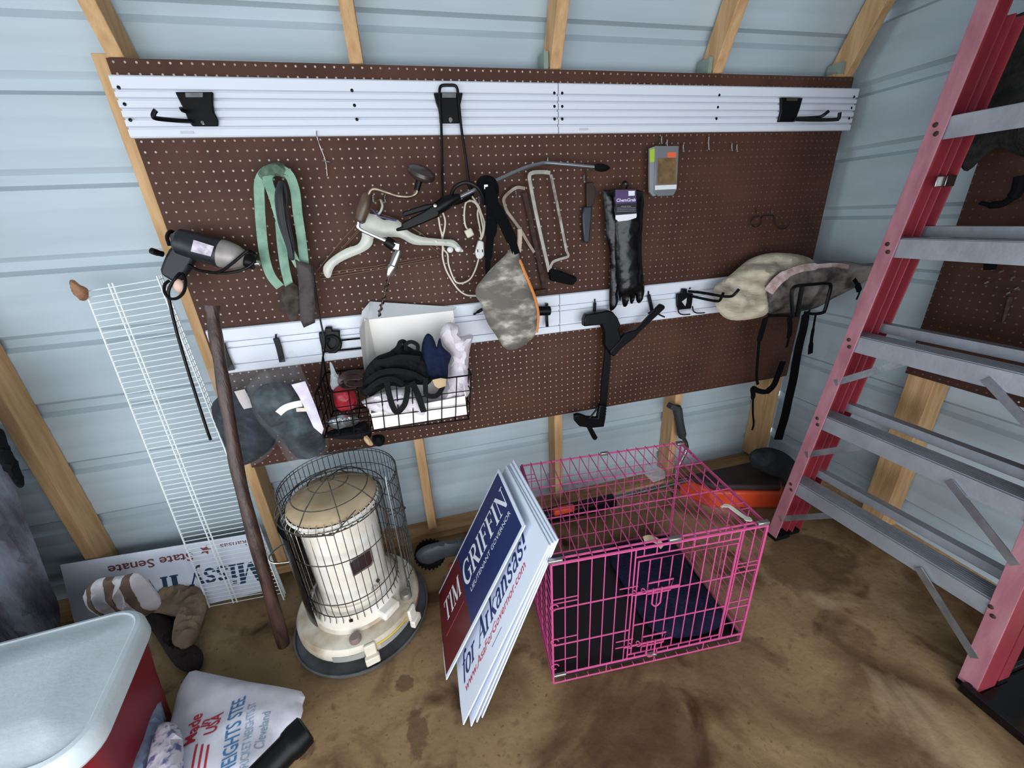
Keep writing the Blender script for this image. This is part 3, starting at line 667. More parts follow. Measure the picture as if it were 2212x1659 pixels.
# dark shiny curved sheet left of the heater
sh = MB(); sh_c = V((HX, HY, 0)); n = 18
vs = []
for i in range(n+1):
    a = am-1.0-1.35*i/n
    for z in (.135, .50): vs.append(sh_c+V((.166*math.cos(a), .166*math.sin(a), z)))
k = len(vs)
for i in range(n+1):
    a = am-1.0-1.35*i/n
    for z in (.135, .50): vs.append(sh_c+V((.168*math.cos(a), .168*math.sin(a), z)))
fs = [(2*i, 2*i+2, 2*i+3, 2*i+1) for i in range(n)]+[(k+2*i, k+2*i+1, k+2*i+3, k+2*i+2) for i in range(n)]
sh.add(vs, fs).build('reflector', mat('tarnished_reflector', '4b5256', .22, .9, '2e3234', 25), ht, label='dark shiny curved reflector at the back')

# ---------------------------------------------------------------- wire shelf leaning on the wall
M_wwire = mat('white_vinyl_wire', 'dfe6e6', .4)
ws = thing('wire_shelf', 'white ventilated wire shelf panel leaning upright against the siding left of the pegboard', 'shelf', (-.15, -.06, 0))
A = V((-.262, -.105, .008)); B = V((.012, -.125, .008)); C_ = V((-.262, -.005, 1.215)); D = V((-.055, -.012, 1.235))
def sf(u, v): return (A.lerp(B, u)).lerp(C_.lerp(D, u), v)
g = MB()
for i in range(68):
    v = .006+i*.0147; g.tube([sf(0, v), sf(1, v)]+[sf(1, v)+V((.004, -.028, 0))], .0015, 5)
g.build('cross_wires', M_wwire, ws)
g = MB()
for u, r in ((0, .003), (.31, .0026), (.36, .0026), (1, .003)): g.tube([sf(u, 0)+V((0, .0035, 0)), sf(u, 1)+V((0, .0035, 0))], r, 6)
for dy in (-.014, -.028): g.tube([sf(1, 0)+V((.003, dy, 0)), sf(1, 1)+V((.003, dy, 0))], .0026, 6)
g.build('long_rods', M_wwire, ws)
M_bcor = mat('brown_scrap', '9a7358', .9, 0, '6d4a36', 30, .5, 80)
g = MB(); g.pillow([PY(x, y, -.02) for x, y in ((150, 607), (160, 605), (172, 615), (184, 620), (191, 628), (190, 645), (178, 650), (166, 642), (155, 628))], (0, -1, 0), .012, .01, .002, 40, .006)
g.single('leather_scrap', M_bcor, 'small crumpled brown scrap stuck on the top left corner of the wire shelf', 'scrap')

# ---------------------------------------------------------------- dark wooden bat-shaped stick
pts = [(613, 1392, -.37), (585, 1290, -.36), (556, 1185, -.335), (527, 1075, -.305), (508, 990, -.28), (493, 895, -.255), (481, 820, -.235), (470, 750, -.215), (462, 700, -.2), (458, 660, -.19)]
sp_ = catmull([PY(x, y, Y) for x, y, Y in pts], 4); n = len(sp_)
rr = [.0155+(.004*(1-i/n)) + .0012*math.sin(i*.9) for i in range(n)]; rr[-1] = rr[-2] = .0185
mb = MB(); mb.tube(sp_, rr, 12)
mb.single('wooden_stick', mat('dark_old_wood', '4a3229', .42, 0, '2b1d19', 10, .25, 30, (6, 6, 1)), 'long dark brown curved wooden stick leaning beside the heater, its flared end up', 'stick')

# ---------------------------------------------------------------- cooler
M_lid = mat('cooler_white', 'd6dfe3', .5, 0, 'c4cbd0', 5, .08, 90); M_cred = mat('cooler_red', '7c1622', .45)
cl = thing('cooler', 'big cooler box with white rounded lid and dark red body in the bottom left corner', 'cooler', (-.36, -.66, 0))
cz = .39; cxy = V((-.075, -.36, 0)); ca = math.radians(-9)
cx_ = V((-math.cos(ca), -math.sin(ca), 0)); cy_ = V((math.sin(ca), -math.cos(ca), 0))
cx_ = V((-.995, -.06, 0)).normalized(); cy_ = V((.16, -.987, 0)).normalized(); cxy = V((-.165, -.425, 0))
def rrect(inset, z, L=.62, W=.40, R=.085, n=8):
    out = []; R = max(R-inset, .01)
    for (px_, py_), a0 in (((inset+R, inset+R), 180), ((L-inset-R, inset+R), 270), ((L-inset-R, W-inset-R), 0), ((inset+R, W-inset-R), 90)):
        for j in range(n+1):
            a = math.radians(a0+90*j/n); out.append(cxy+cx_*(px_+R*math.cos(a))+cy_*(py_+R*math.sin(a))+V((0, 0, z)))
    return out
def loft(rings):
    mb = MB(); n = len(rings[0]); vs = [p for r in rings for p in r]
    fs = [(i*n+j, i*n+(j+1) % n, (i+1)*n+(j+1) % n, (i+1)*n+j) for i in range(len(rings)-1) for j in range(n)]
    fs += [tuple(range(n)), tuple((len(rings)-1)*n+j for j in range(n))]; return mb.add(vs, fs)
def ccz(z): return z
loft([rrect(.06, .0), rrect(.055, .02), rrect(.035, .2), rrect(.014, .345)]).build('body', M_cred, cl)
loft([rrect(.006, .335), rrect(.0, .345), rrect(.0, .378), rrect(.003, .386), rrect(.009, .393), rrect(.018, .396), rrect(.022, .3935), rrect(.028, .3935), rrect(.06, .404), rrect(.105, .413), rrect(.12, .414)]).build('lid', M_lid, cl, sharp=25)

# ---------------------------------------------------------------- feed sack, package, black cylinder
M_sack = mat('white_woven_sack', 'dcdbe4', .6, 0, 'c9c7d2', 12, .15, 30)
sk = thing('feed_sack', 'white woven sack with blue and red lettering lying beside the cooler', 'sack', (0, -.6, 0))
def SZ(x, y, z=.07): return PZ(x, y, z)
ol = [(390, 1480), (416, 1450), (440, 1452), (540, 1473), (651, 1493), (653, 1520), (650, 1552), (600, 1592), (560, 1660), (470, 1705), (350, 1700), (345, 1650), (360, 1590), (376, 1530)]
mb = MB(); mb.pillow([SZ(x, y) for x, y in ol], (0, 0, 1), .035, .06, .006, 9, .014, sm=2, rnd=.35)
sack = mb.build('sack_body', M_sack, sk)
def surf_text(body, p, q, h, m, par, z=.115, bold=0, name='lettering', wfit=True):
    a = PZ(*p, z); b = PZ(*q, z); u = (b-a); W_ = u.length; v = V((0, 0, 1)).cross(u).normalized()
    tt = MB().text(body, a, u, v, h, W_, 0, bold=bold)
    # wrap the print onto the sack
    import mathutils
    bvh = mathutils.bvhtree.BVHTree.FromPolygons([x for x in mb.v], [f for f in mb.f])
    bm = bmesh.new(); me = bpy.data.meshes.new('x'); me.from_pydata(tt.v, [], tt.f); bm.from_mesh(me)
    bmesh.ops.triangulate(bm, faces=bm.faces); bmesh.ops.subdivide_edges(bm, edges=[e for e in bm.edges if e.calc_length() > .012], cuts=2)
    r = MB(); bm.verts.ensure_lookup_table(); vs = []
    for x in bm.verts:
        hit = bvh.ray_cast(x.co+V((0, 0, .3)), V((0, 0, -1))); vs.append((hit[0]+V((0, 0, .0012))) if hit[0] else x.co)
    r.add(vs, [tuple(vv.index for vv in f.verts) for f in bm.faces]); bm.free()
    return r.build(name, m, par, sharp=180)
M_bluet = mat('print_blue', '3f78a8', .6); M_redt = mat('print_red', 'b52c3c', .6)
surf_text('HEIGHTS STEE', (500, 1655), (528, 1497), .036, M_bluet, sk, bold=.01)
surf_text('CRICKET HEIGHTS ST', (528, 1655), (552, 1510), .022, mat('print_blue_pale', '8fa9c2', .6), sk)
surf_text('Cleveland', (562, 1605), (583, 1532), .024, mat('print_grey_blue', '8d9fb2', .6), sk)
surf_text('Made', (418, 1598), (436, 1536), .03, M_redt, sk, bold=.02)
surf_text('in', (444, 1566), (451, 1548), .022, M_redt, sk, bold=.02)
surf_text('USA', (463, 1578), (480, 1532), .03, M_redt, sk, bold=.02)
for k in range(3):
    p = (414+13*k, 1668); q = (432+12*k, 1600); surf_text('-', p, q, .03, M_redt, sk, name='stripe', bold=.02)
pk = MB(); pk.pillow([PZ(x, y, .12) for x, y in ((318, 1470), (333, 1463), (345, 1500), (350, 1560), (338, 1620), (325, 1680), (262, 1700), (250, 1665), (275, 1580), (300, 1510))], (0, 0, 1), .03, .10, .005, 20, .016, rnd=.4)
pk.single('snack_package', mat('package_blue_grey', '8f9bb4', .35, 0, '4e5a76', 18, .2, 40), 'grey blue printed package wedged between the cooler and the white sack', 'package')
pk = MB(); pk.pillow([PZ(x, y, .15) for x, y in ((340, 1570), (372, 1560), (392, 1585), (396, 1640), (385, 1700), (315, 1700), (322, 1630))], (0, 0, 1), .02, .05, .005, 25, .014, rnd=.4)
pk.single('printed_pouch', mat('pouch_white', 'c9c2cc', .35, 0, '5b5d8c', 40, .2, 40, lo=.5, hi=.6), 'small crinkled pouch with dark blue print on the near edge of the white sack', 'pouch')
c0 = PZ(663, 1573, .185); c1 = PZ(560, 1680, .175)
dv = (c0-c1).normalized(); mb = MB()
L_ = (c0-c1).length+.1
mb.lathe([(0, 0), (.030, 0), (.033, .004), (.033, L_-.05), (.036, L_-.045), (.038, L_-.03), (.036, L_-.004), (.028, L_), (0, L_)], c0-dv*L_, dv, 28)
mb.single('black_cylinder', M_black, 'glossy black cylindrical tube resting on the near corner of the white sack', 'tube')

# ---------------------------------------------------------------- cloths and glove behind the cooler
M_strip = mat('striped_cloth', 'cfc6c0', .9)
nt = M_strip.node_tree; N = nt.nodes; L = nt.links; wv = N.new('ShaderNodeTexWave'); wv.bands_direction = 'X'; wv.inputs['Scale'].default_value = 6; wv.inputs['Distortion'].default_value = 2.5; wv.inputs['Detail Scale'].default_value = .6
tc = N.new('ShaderNodeTexCoord'); L.new(tc.outputs['Object'], wv.inputs[0]); cr = N.new('ShaderNodeValToRGB'); cr.color_ramp.interpolation = 'EASE'; cr.color_ramp.elements[0].position = .42; cr.color_ramp.elements[1].position = .52
cr.color_ramp.elements[0].color = lin('6e5d50'); cr.color_ramp.elements[1].color = lin('cfc9cc'); L.new(wv.outputs[0], cr.inputs[0]); L.new(cr.outputs[0], N['Principled BSDF'].inputs[0])
mb = MB(); mb.pillow([PY(x, y, -.20) for x, y in ((185, 1290), (195, 1262), (222, 1248), (262, 1244), (292, 1238), (312, 1250), (338, 1285), (345, 1310), (300, 1335), (220, 1330))], (0, -1, .6), .045, .05, .012, 20, .008)
mb.single('striped_cloth', M_strip, 'bundled brown and white striped cloth behind the cooler', 'cloth')
M_tan = mat('tan_fabric', '98826c', .95, 0, '6c5a4a', 10, .4, 60)
mb = MB(); mb.pillow([PZ(x, y, .07) for x, y in ((318, 1300), (335, 1278), (365, 1262), (405, 1262), (432, 1272), (446, 1300), (440, 1335), (425, 1370), (400, 1398), (372, 1388), (376, 1350), (380, 1330), (345, 1322), (322, 1318))], (0, 0, 1), .035, .05, .012, 22, .008)
mb.single('tan_garment', M_tan, 'crumpled tan cloth on the floor between the cooler and the wire shelf', 'cloth')
mb = MB(); mb.pillow([PZ(x, y, .03) for x, y in ((310, 1330), (350, 1325), (378, 1345), (372, 1390), (400, 1400), (425, 1395), (440, 1420), (420, 1450), (380, 1440), (340, 1380))], (0, 0, 1), .025, .028, .008, 24, .009)
mb.single('dark_garment', mat('dark_brown_fabric', '2c2522', .95, bump=.4), 'dark brown cloth under the tan cloth beside the cooler', 'cloth')
# grey garment hanging at the far left
M_gray = mat('grey_fabric', '565a64', .95, 0, '34323a', 7, .4, 40, (2, 2, .5), lo=.4, hi=.6)
mb = MB(); mb.pillow([PY(x, y, -.20) for x, y in ((-350, 800), (-150, 850), (-25, 925), (0, 965), (22, 1020), (45, 1090), (75, 1170), (108, 1260), (130, 1330), (110, 1460), (-40, 1560), (-300, 1500), (-420, 1200))], (.1, -1, 0), .05, .04, .012, 7, .03, fold=(V((1, 0, .12)), 60))
mb.single('grey_garment', M_gray, 'long dark grey garment hanging beside the leftmost stud', 'garment')
mb = MB(); mb.pillow([PY(x, y, -.265) for x, y in ((-10, 930), (8, 930), (20, 965), (38, 1000), (52, 1035), (50, 1052), (35, 1050), (15, 1020), (-5, 990))], (.1, -1, 0), .012, .012, .004, 40, .012)
mb.single('black_strap', M_cloth_blk, 'short black strap on the shoulder of the hanging grey garment', 'strap')

mb = MB(); mb.pillow([V((-1.36, -.03, 1.32)), V((-1.33, -.18, 1.36)), V((-1.32, -.38, 1.28)), V((-1.33, -.52, 1.0)), V((-1.33, -.55, .6)), V((-1.33, -.5, .2)), V((-1.36, -.2, .12)), V((-1.38, -.04, .2)), V((-1.38, -.03, .8))], (1, 0, 0), .05, .05, .012, 7, .04)
mb.single('grey_garment', M_gray, 'added grey cloth hanging unseen beyond the leftmost stud to shade the wall', 'garment')  # added out of view, blocks the left doorway light from the lower wall

# ---------------------------------------------------------------- lawn edger behind the crate
eg = thing('lawn_edger', 'lawn edger with black knobbly wheel, grey guard and long shaft lying behind the crate', 'lawn edger', (.75, -.13, 0))
wc = PY(930, 1203, -.150); wc.z = .062; wd = V((-.15, -1, .35)).normalized(); mb = MB()
mb.lathe([(.0, -.012), (.035, -.012), (.050, -.014), (.058, -.010), (.058, .010), (.050, .014), (.035, .012), (0, .012)], wc, wd, 32)
q = V((0, 0, 1)).rotation_difference(wd)
for k in range(24):
    a = k*PI/12; rv = q @ V((math.cos(a), math.sin(a), 0)); mb.box(wc+rv*.060, (.007, .007, .022), (q @ V((0, 0, 1))).rotation_difference(V((0, 0, 1))).to_matrix().inverted() @ Matrix.Rotation(a, 3, 'Z'))
mb.build('wheel', M_blackm, eg)
M_ggray = mat('grey_plastic', '3a3e43', .45, spec=.3)
mb = MB(); c = wc+wd*.018
mb.pillow([PY(x, y, -.18) for x, y in ((898, 1200), (908, 1185), (930, 1175), (965, 1168), (1010, 1162), (1060, 1160), (1060, 1200), (1000, 1200), (960, 1205), (930, 1218), (908, 1215))], (0, -1, .3), .025, .025, 0, 10, .012)
mb.build('guard', M_ggray, eg)
M_orange = mat('orange_plastic', 'c8431d', .5, 0, 'b23a18', 10)
mb = MB(); mb.box(PY(972, 1228, -.185)+V((.02, 0, 0)), (.05, .02, .03)); mb.build('orange_foot', M_orange, eg, bevel=.004)
mb = MB(); mb.tube([V((.74, -.15, .075)), V((1.25, -.10, .09)), V((1.9, -.10, .10))], .013, 12); mb.build('shaft', M_steel, eg)
mb = MB(); mb.box((1.27, -.12, .095), (.36, .05, .06)); mb.build('motor_body', M_black, eg, bevel=.012)
mb = MB(); mb.box((1.18, -.155, .14), (.10, .03, .03)); mb.build('orange_cover', M_orange, eg, bevel=.008)
# upright bent-tube handle with a dark grip
hh = thing('crank_handle', 'dark rubber grip on a bent steel tube standing up behind the crate', 'handle', (1.74, -.02, 0))
Yh = -.03
mb = MB(); mb.tube(catmull([PY(1472, 940, Yh), PY(1482, 958, Yh), PY(1481, 975, Yh-.005), PY(1462, 1015, Yh-.03), PY(1455, 1075, Yh-.05)]+[V((PY(1455, 1075, Yh-.05).x, Yh-.05, .0))], 5), .010, 12); mb.build('bent_tube', M_steel, hh)
mb = MB(); g1 = PY(1462, 878, Yh); g2 = PY(1474, 945, Yh); mb.tube([g1, g1.lerp(g2, .1), g1.lerp(g2, .5), g1.lerp(g2, .9), g2], [.018, .022, .019, .021, .016], 12); mb.box(PY(1456, 880, Yh), (.06, .035, .025), Matrix.Rotation(.5, 3, 'Y'))
mb.build('grip', mat('grip_grey', '2b2e31', .7), hh, bevel=.003)

# ---------------------------------------------------------------- orange machine with dark cover in the corner
om = thing('orange_machine', 'orange plastic machine with brown deck sitting in the back right corner', 'machine', (2.1, -.2, 0))
zt = .095
f0, f1, f2, f3 = PZ(1540, 1063, zt), PZ(1693, 1064, zt), PZ(1640, 975, zt), PZ(1480, 1010, zt)
mb = MB(); base = [V((p.x, p.y, .0)) for p in (f0, f1, V((2.42, -.08, 0)), V((1.83, -.07, 0)))]
mb.prism(base, (0, 0, zt)); mb.build('orange_housing', M_orange, om, bevel=.012)
mb = MB(); mb.prism([base[0]+V((.01, .01, zt)), base[1]+V((-.01, .01, zt)), base[2]+V((-.02, -.02, zt)), base[3]+V((.02, -.02, zt))], (0, 0, .03)); mb.build('brown_deck', mat('dark_brown_deck', '33201d', .7, 0, '211413', 12, .2), om, bevel=.01)
mb = MB(); o_ = [PY(x, y, -.20) for x, y in ((1618, 1005), (1628, 988), (1655, 980), (1690, 990), (1716, 1012), (1722, 1035), (1708, 1062), (1685, 1062), (1650, 1035), (1625, 1022))]
mb.pillow([p+V((0, 0, .035)) for p in o_], (-.3, -1, .3), .07, .055, .004, 12, .018)
mb.single('dark_bundle', mat('charcoal_fabric', '24282a', .85, 0, '33383a', 20, .3, 60), 'rounded charcoal bundle on top of the orange machine in the corner', 'bundle')

# black tray with shiny edge at the foot of the ladder
bt = MB(); a = V((2.05, -1.10, .004)); 
bt.prism([(2.05, -1.10, .002), (2.5, -1.10, .002), (2.5, -1.75, .002), (2.05, -1.75, .002)], (0, 0, .006))
bt.box((2.045, -1.36, .016), (.02, .55, .03)); bt.box((2.27, -1.095, .016), (.44, .012, .03))
bt.single('black_tray', mat('gloss_black', '07070a', .18), 'flat glossy black tray on the floor at the right foot of the ladder', 'tray', bevel=.004)

# ---------------------------------------------------------------- slotted white rails on the pegboard
def railprof(z0, z1, grooves, y0=-.006, y1=-.021):
    H_ = z1-z0; p = [(y0, z1), (y1+.004, z1), (y1, z1-.004)]
    for g in sorted(grooves):
        z = z1-H_*g; p += [(y1, z+.004), (y1+.009, z+.0015), (y1+.009, z-.002), (y1+.001, z-.003)]
    return p+[(y1, z0+.003), (y1+.003, z0), (y0, z0)]
def rail(x0, x1, z0, z1, grooves, label, screws, tag=None):
    t = thing('slotted_rail', label, 'wall rail', ((x0+x1)/2, -.006, z0))
    MB().prism([(x0, y, z) for y, z in railprof(z0, z1, grooves)], (x1-x0, 0, 0)).build('rail_profile', M_rail, t, sharp=20)
    for x in screws:
        for fz in (.2, .46, .71):
            MB().lathe([(.0045, 0), (.0045, .0015), (.002, .0025)], (x, -.0195, z1-(z1-z0)*fz), (0, -1, 0), 10).build('screw', M_black, t)
    if tag: MB().box(tag, (.032, .0006, .0065)).build('label_strip', mat('rail_label', 'b9bdc4', .5), t)
    return t
U1, U0, W1, W0 = 1.7306, 1.5902, 1.056, .9055
rail(-.002, 1.218, U0, U1, (.24, .375, .54, .69, .84), 'long white slotted rail across the top of the pegboard, left length', (.012, .585, 1.206), (.135, -.0215, U0+.011))
rail(1.221, 2.463, U0, U1, (.24, .375, .54, .69, .84), 'long white slotted rail across the top of the pegboard, right length', (1.233, 1.83, 2.445), (1.31, -.0215, U0+.011))
rail(.012, 1.218, W0, W1, (.28, .42, .80), 'white slotted rail across the lower pegboard behind the wire basket, left length', (.6,))
rail(1.221, 2.30, W0, W1, (.28, .42, .80), 'white slotted rail across the lower pegboard below the rubber gloves, right length', (1.8,))

def tb(pts, r, n=8, k=5, Y=0, sm=True):
    p = pys(pts, Y); return MB().tube(catmull(p, k) if sm else p, r, n)
def plate(pts, Y, t=.006):
    return MB().prism(pys(pts, Y), (0, t, 0))
# three big rail hooks
def hook(loc, label, nm='rail_hook', cat='hook', group=None): return thing(nm, label, cat, tuple(loc), group)
h = hook(PY(430, 270, -.02), 'black rail hook with one curled arm at the left end of the top rail')
plate([(377, 198), (459, 198), (459, 225), (462, 243), (470, 258), (470, 272), (414, 272), (404, 256), (398, 240), (392, 228)], -.032, .010).build('plate', M_black, h, bevel=.003)
tb([(412, 262, -.04), (380, 260, -.08), (340, 256, -.125), (331, 252, -.135), (333, 243, -.135), (337, 238, -.135)], .0052).build('arm', M_black, h)
tb([(400, 240, -.04), (394, 238, -.06), (391, 232, -.065)], .005).build('arm', M_black, h)
plate([(400, 200), (438, 200), (438, 210), (401, 210)], -.0345, .002).build('name_plate', M_steel, h)
MB().lathe([(.005, 0), (.004, .003), (0, .003)], PY(438, 265, -.033), (0, -1, 0), 10).build('screw', M_chrome, h)
h = hook(PY(972, 266, -.02), 'black rail hook with long twin rods and curved cradle, centre of the top rail')
plate([(937, 200), (1000, 200), (995, 226), (995, 242), (998, 252), (994, 266), (950, 266), (949, 250), (947, 235), (942, 222)], -.032, .010).build('plate', M_black, h, bevel=.003)
tb([(955, 432, -.030), (955, 350, -.032), (953, 265, -.036), (950, 210, -.038), (950, 192, -.038), (955, 185, -.038), (969, 184, -.038), (983, 185, -.038), (988, 193, -.038), (990, 210, -.038), (997, 280, -.036), (1006, 340, -.034), (1013, 398, -.030)], .0042).build('rod_frame', M_black, h)
tb([(1013, 398, -.03), (1018, 425, -.03), (975, 441, -.08), (974, 428, -.12), (982, 405, -.14), (1006, 394, -.15), (1030, 404, -.15), (1042, 424, -.14), (1045, 442, -.13)], .0058).build('cradle', M_black, h)
plate([(955, 201), (985, 201), (985, 211), (955, 211)], -.044, .002).build('name_plate', M_steel, h)
MB().lathe([(.007, 0), (.006, .004), (0, .004)], PY(973, 259, -.033), (0, -1, 0), 12).build('screw', M_steel, h)
h = hook(PY(1705, 263, -.02), 'black rail hook with two forward arms at the right end of the top rail')
plate([(1688, 210), (1735, 211), (1728, 236), (1718, 263), (1682, 263), (1688, 240)], -.032, .010).build('plate', M_black, h, bevel=.003)
tb([(1716, 258, -.04), (1760, 259, -.09), (1806, 258, -.14), (1812, 255, -.145), (1814, 243, -.145)], .0058).build('arm', M_black, h)
tb([(1722, 256, -.04), (1760, 254, -.07), (1775, 251, -.09), (1790, 240, -.10)], .0058).build('arm', M_black, h)
plate([(1700, 212), (1724, 212), (1722, 218), (1700, 218)], -.0345, .002).build('name_plate', mat('dark_tag', '3a3428', .5), h)

# ---------------------------------------------------------------- corded drill
dl = thing('power_drill', 'black and grey corded power drill hanging at the left edge of the pegboard', 'drill', tuple(PY(430, 600, -.07)))
A = PY(388, 522, -.075); B = PY(566, 572, -.085); L_ = (B-A).length; dx = (B-A)/L_
MB().lathe([(0, -.012), (.026, -.010), (.036, .0), (.038, .02), (.038, .035), (.040, .04), (.040, L_*.43), (.042, L_*.44), (.042, L_*.49), (0, L_*.49)], A, dx, 24).build('motor_housing', mat('drill_black', '14181e', .45), dl)
MB().lathe([(0, L_*.48), (.0405, L_*.49), (.040, L_*.58), (.036, L_*.68), (.028, L_*.76), (.020, L_*.79), (0, L_*.795)], A, dx, 24).build('gear_housing', mat('drill_grey', 'a59f9a', .45, .2, '8a8480', 20), dl)
MB().lathe([(0, L_*.79), (.018, L_*.795), (.021, L_*.81), (.021, L_*.9), (.014, L_-.018), (0, L_-.018)], A, dx, 20).build('chuck', M_black, dl)
MB().lathe([(0, 0), (.009, 0), (.010, .008), (.006, .016), (0, .017)], A+dx*(L_-.022), dx, 14).build('chuck_nose', M_chrome, dl)
mb = MB(); mb.prism(pys([(362, 540), (378, 522), (412, 530), (418, 560), (404, 585), (390, 606), (376, 612), (346, 594), (344, 582), (352, 560)], -.092), (0, .036, 0)); mb.build('grip', mat('grip_dark', '10141a', .55), dl, bevel=.008)
mb = MB(); mb.prism(pys([(399, 556), (411, 554), (416, 562), (408, 569), (398, 567)], -.088), (0, .022, 0)); mb.build('trigger', mat('trigger_red', 'c8202e', .4), dl, bevel=.002)
mb = MB(); mb.prism(pys([(418, 518), (462, 532), (455, 554), (412, 543)], -.1235), (0, .006, 0)); mb.build('name_plate', mat('drill_plate', '9c959c', .3, .6, '6c6570', 60), dl)
tb([(352, 549, -.09), (340, 546, -.10), (325, 541, -.115)], [.008]*5+[.009]*5+[.005]).build('side_knob', M_black, dl)
tb([(366, 530, -.09), (361, 512, -.08), (368, 500, -.06), (382, 505, -.05)], .005).build('hanging_loop', M_black, dl)
cd = MB()
cd.tube(catmull(pys([(408, 572, -.09), (430, 584, -.10), (470, 588, -.12), (500, 570, -.13), (530, 545, -.13), (542, 542, -.12), (552, 552, -.11), (545, 570, -.12), (520, 584, -.125), (480, 590, -.12), (440, 586, -.10)], 0), 5), .0042, 8)
cd.tube(catmull(pys([(366, 606, -.09), (356, 615, -.10), (356, 632, -.11), (368, 645, -.12), (385, 643, -.12), (398, 628, -.11), (400, 605, -.10), (392, 590, -.09), (380, 600, -.10), (365, 625, -.11), (366, 650, -.11), (380, 710, -.11), (400, 780, -.11), (425, 860, -.12), (446, 925, -.13), (455, 950, -.13)], 0), 5), .0042, 8)
cd.build('cord', M_black, dl)
MB().sphere(PY(386, 617, -.095), .017, 14, (1, .8, 1.2)).build('plug', mat('plug_beige', 'd9b7a4', .5), dl, label='pale rubber plug')

# ---------------------------------------------------------------- green webbing straps, cord and leather tabs
M_green = mat('green_webbing', '8fae9a', .9, 0, '6f907c', 20, .3, 200)
g = thing('webbing_strap', 'looped pale green webbing strap hanging on a hook right of the drill', 'strap', tuple(PY(610, 620, -.05)))
def rb(pts, w_, t_, Y=-.05, k=6, nrm=(0, -1, 0), twist=0): return MB().ribbon(catmull(pys(pts, Y), k), w_, t_, nrm, twist=twist)
rb([(600, 365, -.045), (575, 372, -.06), (561, 395, -.06), (561, 440, -.05), (565, 500, -.05), (572, 555, -.05), (585, 595, -.05), (605, 620, -.05)], .027, .003).build('strap_loop', M_green, g)
rb([(590, 368, -.05), (578, 385, -.07), (592, 430, -.07), (606, 480, -.065), (622, 530, -.07), (645, 575, -.07)], .026, .003, twist=.5).build('strap_loop', M_green, g)
rb([(595, 366, -.045), (622, 375, -.07), (637, 410, -.065), (643, 460, -.06), (652, 520, -.055), (660, 590, -.05)], .026, .003).build('strap_loop', M_green, g)
rb([(605, 480, -.05), (609, 530, -.045), (616, 580, -.045), (625, 618, -.045)], .026, .003).build('strap_loop', M_green, g)
MB().pillow(pys([(556, 378), (565, 362), (590, 352), (608, 352), (625, 368), (632, 385), (618, 388), (600, 380), (580, 388), (570, 392)], -.055), (0, -1, 0), .018, .015, .006, 40, .006).build('strap_knot', mat('green_knot', '5f7564', .9, 0, '4a5a4e', 40, .3), g, label='darker bunched knot')
c_ = MB()
for j in range(5):
    o = j*3.2; c_.tube(catmull(pys([(604+o*.4, 392, -.08), (596+o, 425, -.08-.004*j), (603+o, 480, -.085), (620+o*.6, 530, -.085), (628+o*.4, 560, -.08), (634-o*.3, 530, -.078), (622-o*.2, 470, -.075), (615+o*.4, 420, -.075), (606+o*.5, 392, -.075)], 0), 5), .0036, 6)
c_.single('cord_coil', mat('cord_black', '17181c', .6), 'coiled black cord hanging inside the green webbing strap', 'cord')
M_leather = mat('dark_leather', '3a2f2c', .6, 0, '282020', 20, .2)
lt = thing('leather_tabs', 'dark brown leather tabs hanging below the green strap', 'leather straps', tuple(PY(655, 700, -.07)))
MB().pillow(pys([(637, 560), (655, 566), (672, 572), (678, 600), (680, 650), (681, 697), (656, 708), (648, 690), (646, 630), (643, 590)], -.075), (0, -1, 0), .006, .006, .002, 30, .008, sm=1).build('long_tab', M_leather, lt)
MB().pillow(pys([(612, 622), (632, 610), (645, 620), (650, 655), (640, 690), (628, 695), (618, 675), (604, 672), (606, 645)], -.06), (0, -1, 0), .008, .008, .004, 40, .008, sm=1).build('frayed_tab', mat('frayed_leather', '4c463f', .9, 0, '2a2725', 30, .3), lt, label='frayed greyish tab')
tb([(675, 572, -.08), (680, 620, -.07), (688, 670, -.06), (697, 715, -.06), (703, 740, -.07), (697, 775, -.12), (690, 840, -.17)], .003, 6).single('thin_rope', M_black, 'thin black line running down from the leather tabs to the basket bracket', 'rope')
# straight steel hook rod
q = thing('skewer_hook', 'thin steel rod with a small cross bar hanging under the top rail left of centre', 'rod', tuple(PY(700, 380, -.02)))
tb([(684, 283, -.026), (685, 296, -.03), (692, 318, -.022), (703, 347, -.018), (707, 380, -.015)], .0014, 6).build('rod', M_steel, q)
tb([(696, 347, -.02), (712, 350, -.02)], .0018, 6, sm=False).build('cross_bar', M_chrome, q)

# ---------------------------------------------------------------- hand brace with auger bit
br = thing('hand_brace', 'old hand brace with round dark knob and long auger bit hanging on the pegboard', 'hand drill', tuple(PY(830, 680, -.09)))
kn = PY(909, 378, -.10); ax = V((-.25, -.35, .9)).normalized(); ax = (PY(914, 362, -.10)-PY(904, 400, -.10)).normalized()
MB().lathe([(0, -.012), (.012, -.012), (.03, -.009), (.040, -.002), (.043, .005), (.040, .014), (.03, .019), (.014, .023), (0, .024)], kn, (ax+V((0, -.45, 0))).normalized(), 28).build('head_knob', mat('knob_wood', '2e2622', .3, 0, '3d302a', 20), br)
MB().tube([kn-ax*.008, kn-ax*.045], [.011, .008], 14).build('neck', M_black, br)
M_bst = mat('worn_steel', 'a09080', .3, .95, '6e5c4c', 30)
k2 = kn-ax*.04
MB().tube(catmull([k2]+pys([(899, 418), (885, 425), (860, 424), (835, 416), (812, 409), (802, 411), (796, 421)], -.10), 6), .0055, 10).build('crank_arm', M_bst, br)
MB().tube(pys([(795, 420), (793, 424), (785, 450), (777, 476), (775, 480)], -.10), [.012, .0165, .019, .0165, .010], 16).build('crank_grip', mat('grip_wood', '2c221e', .35, 0, '5a4636', 15), br)
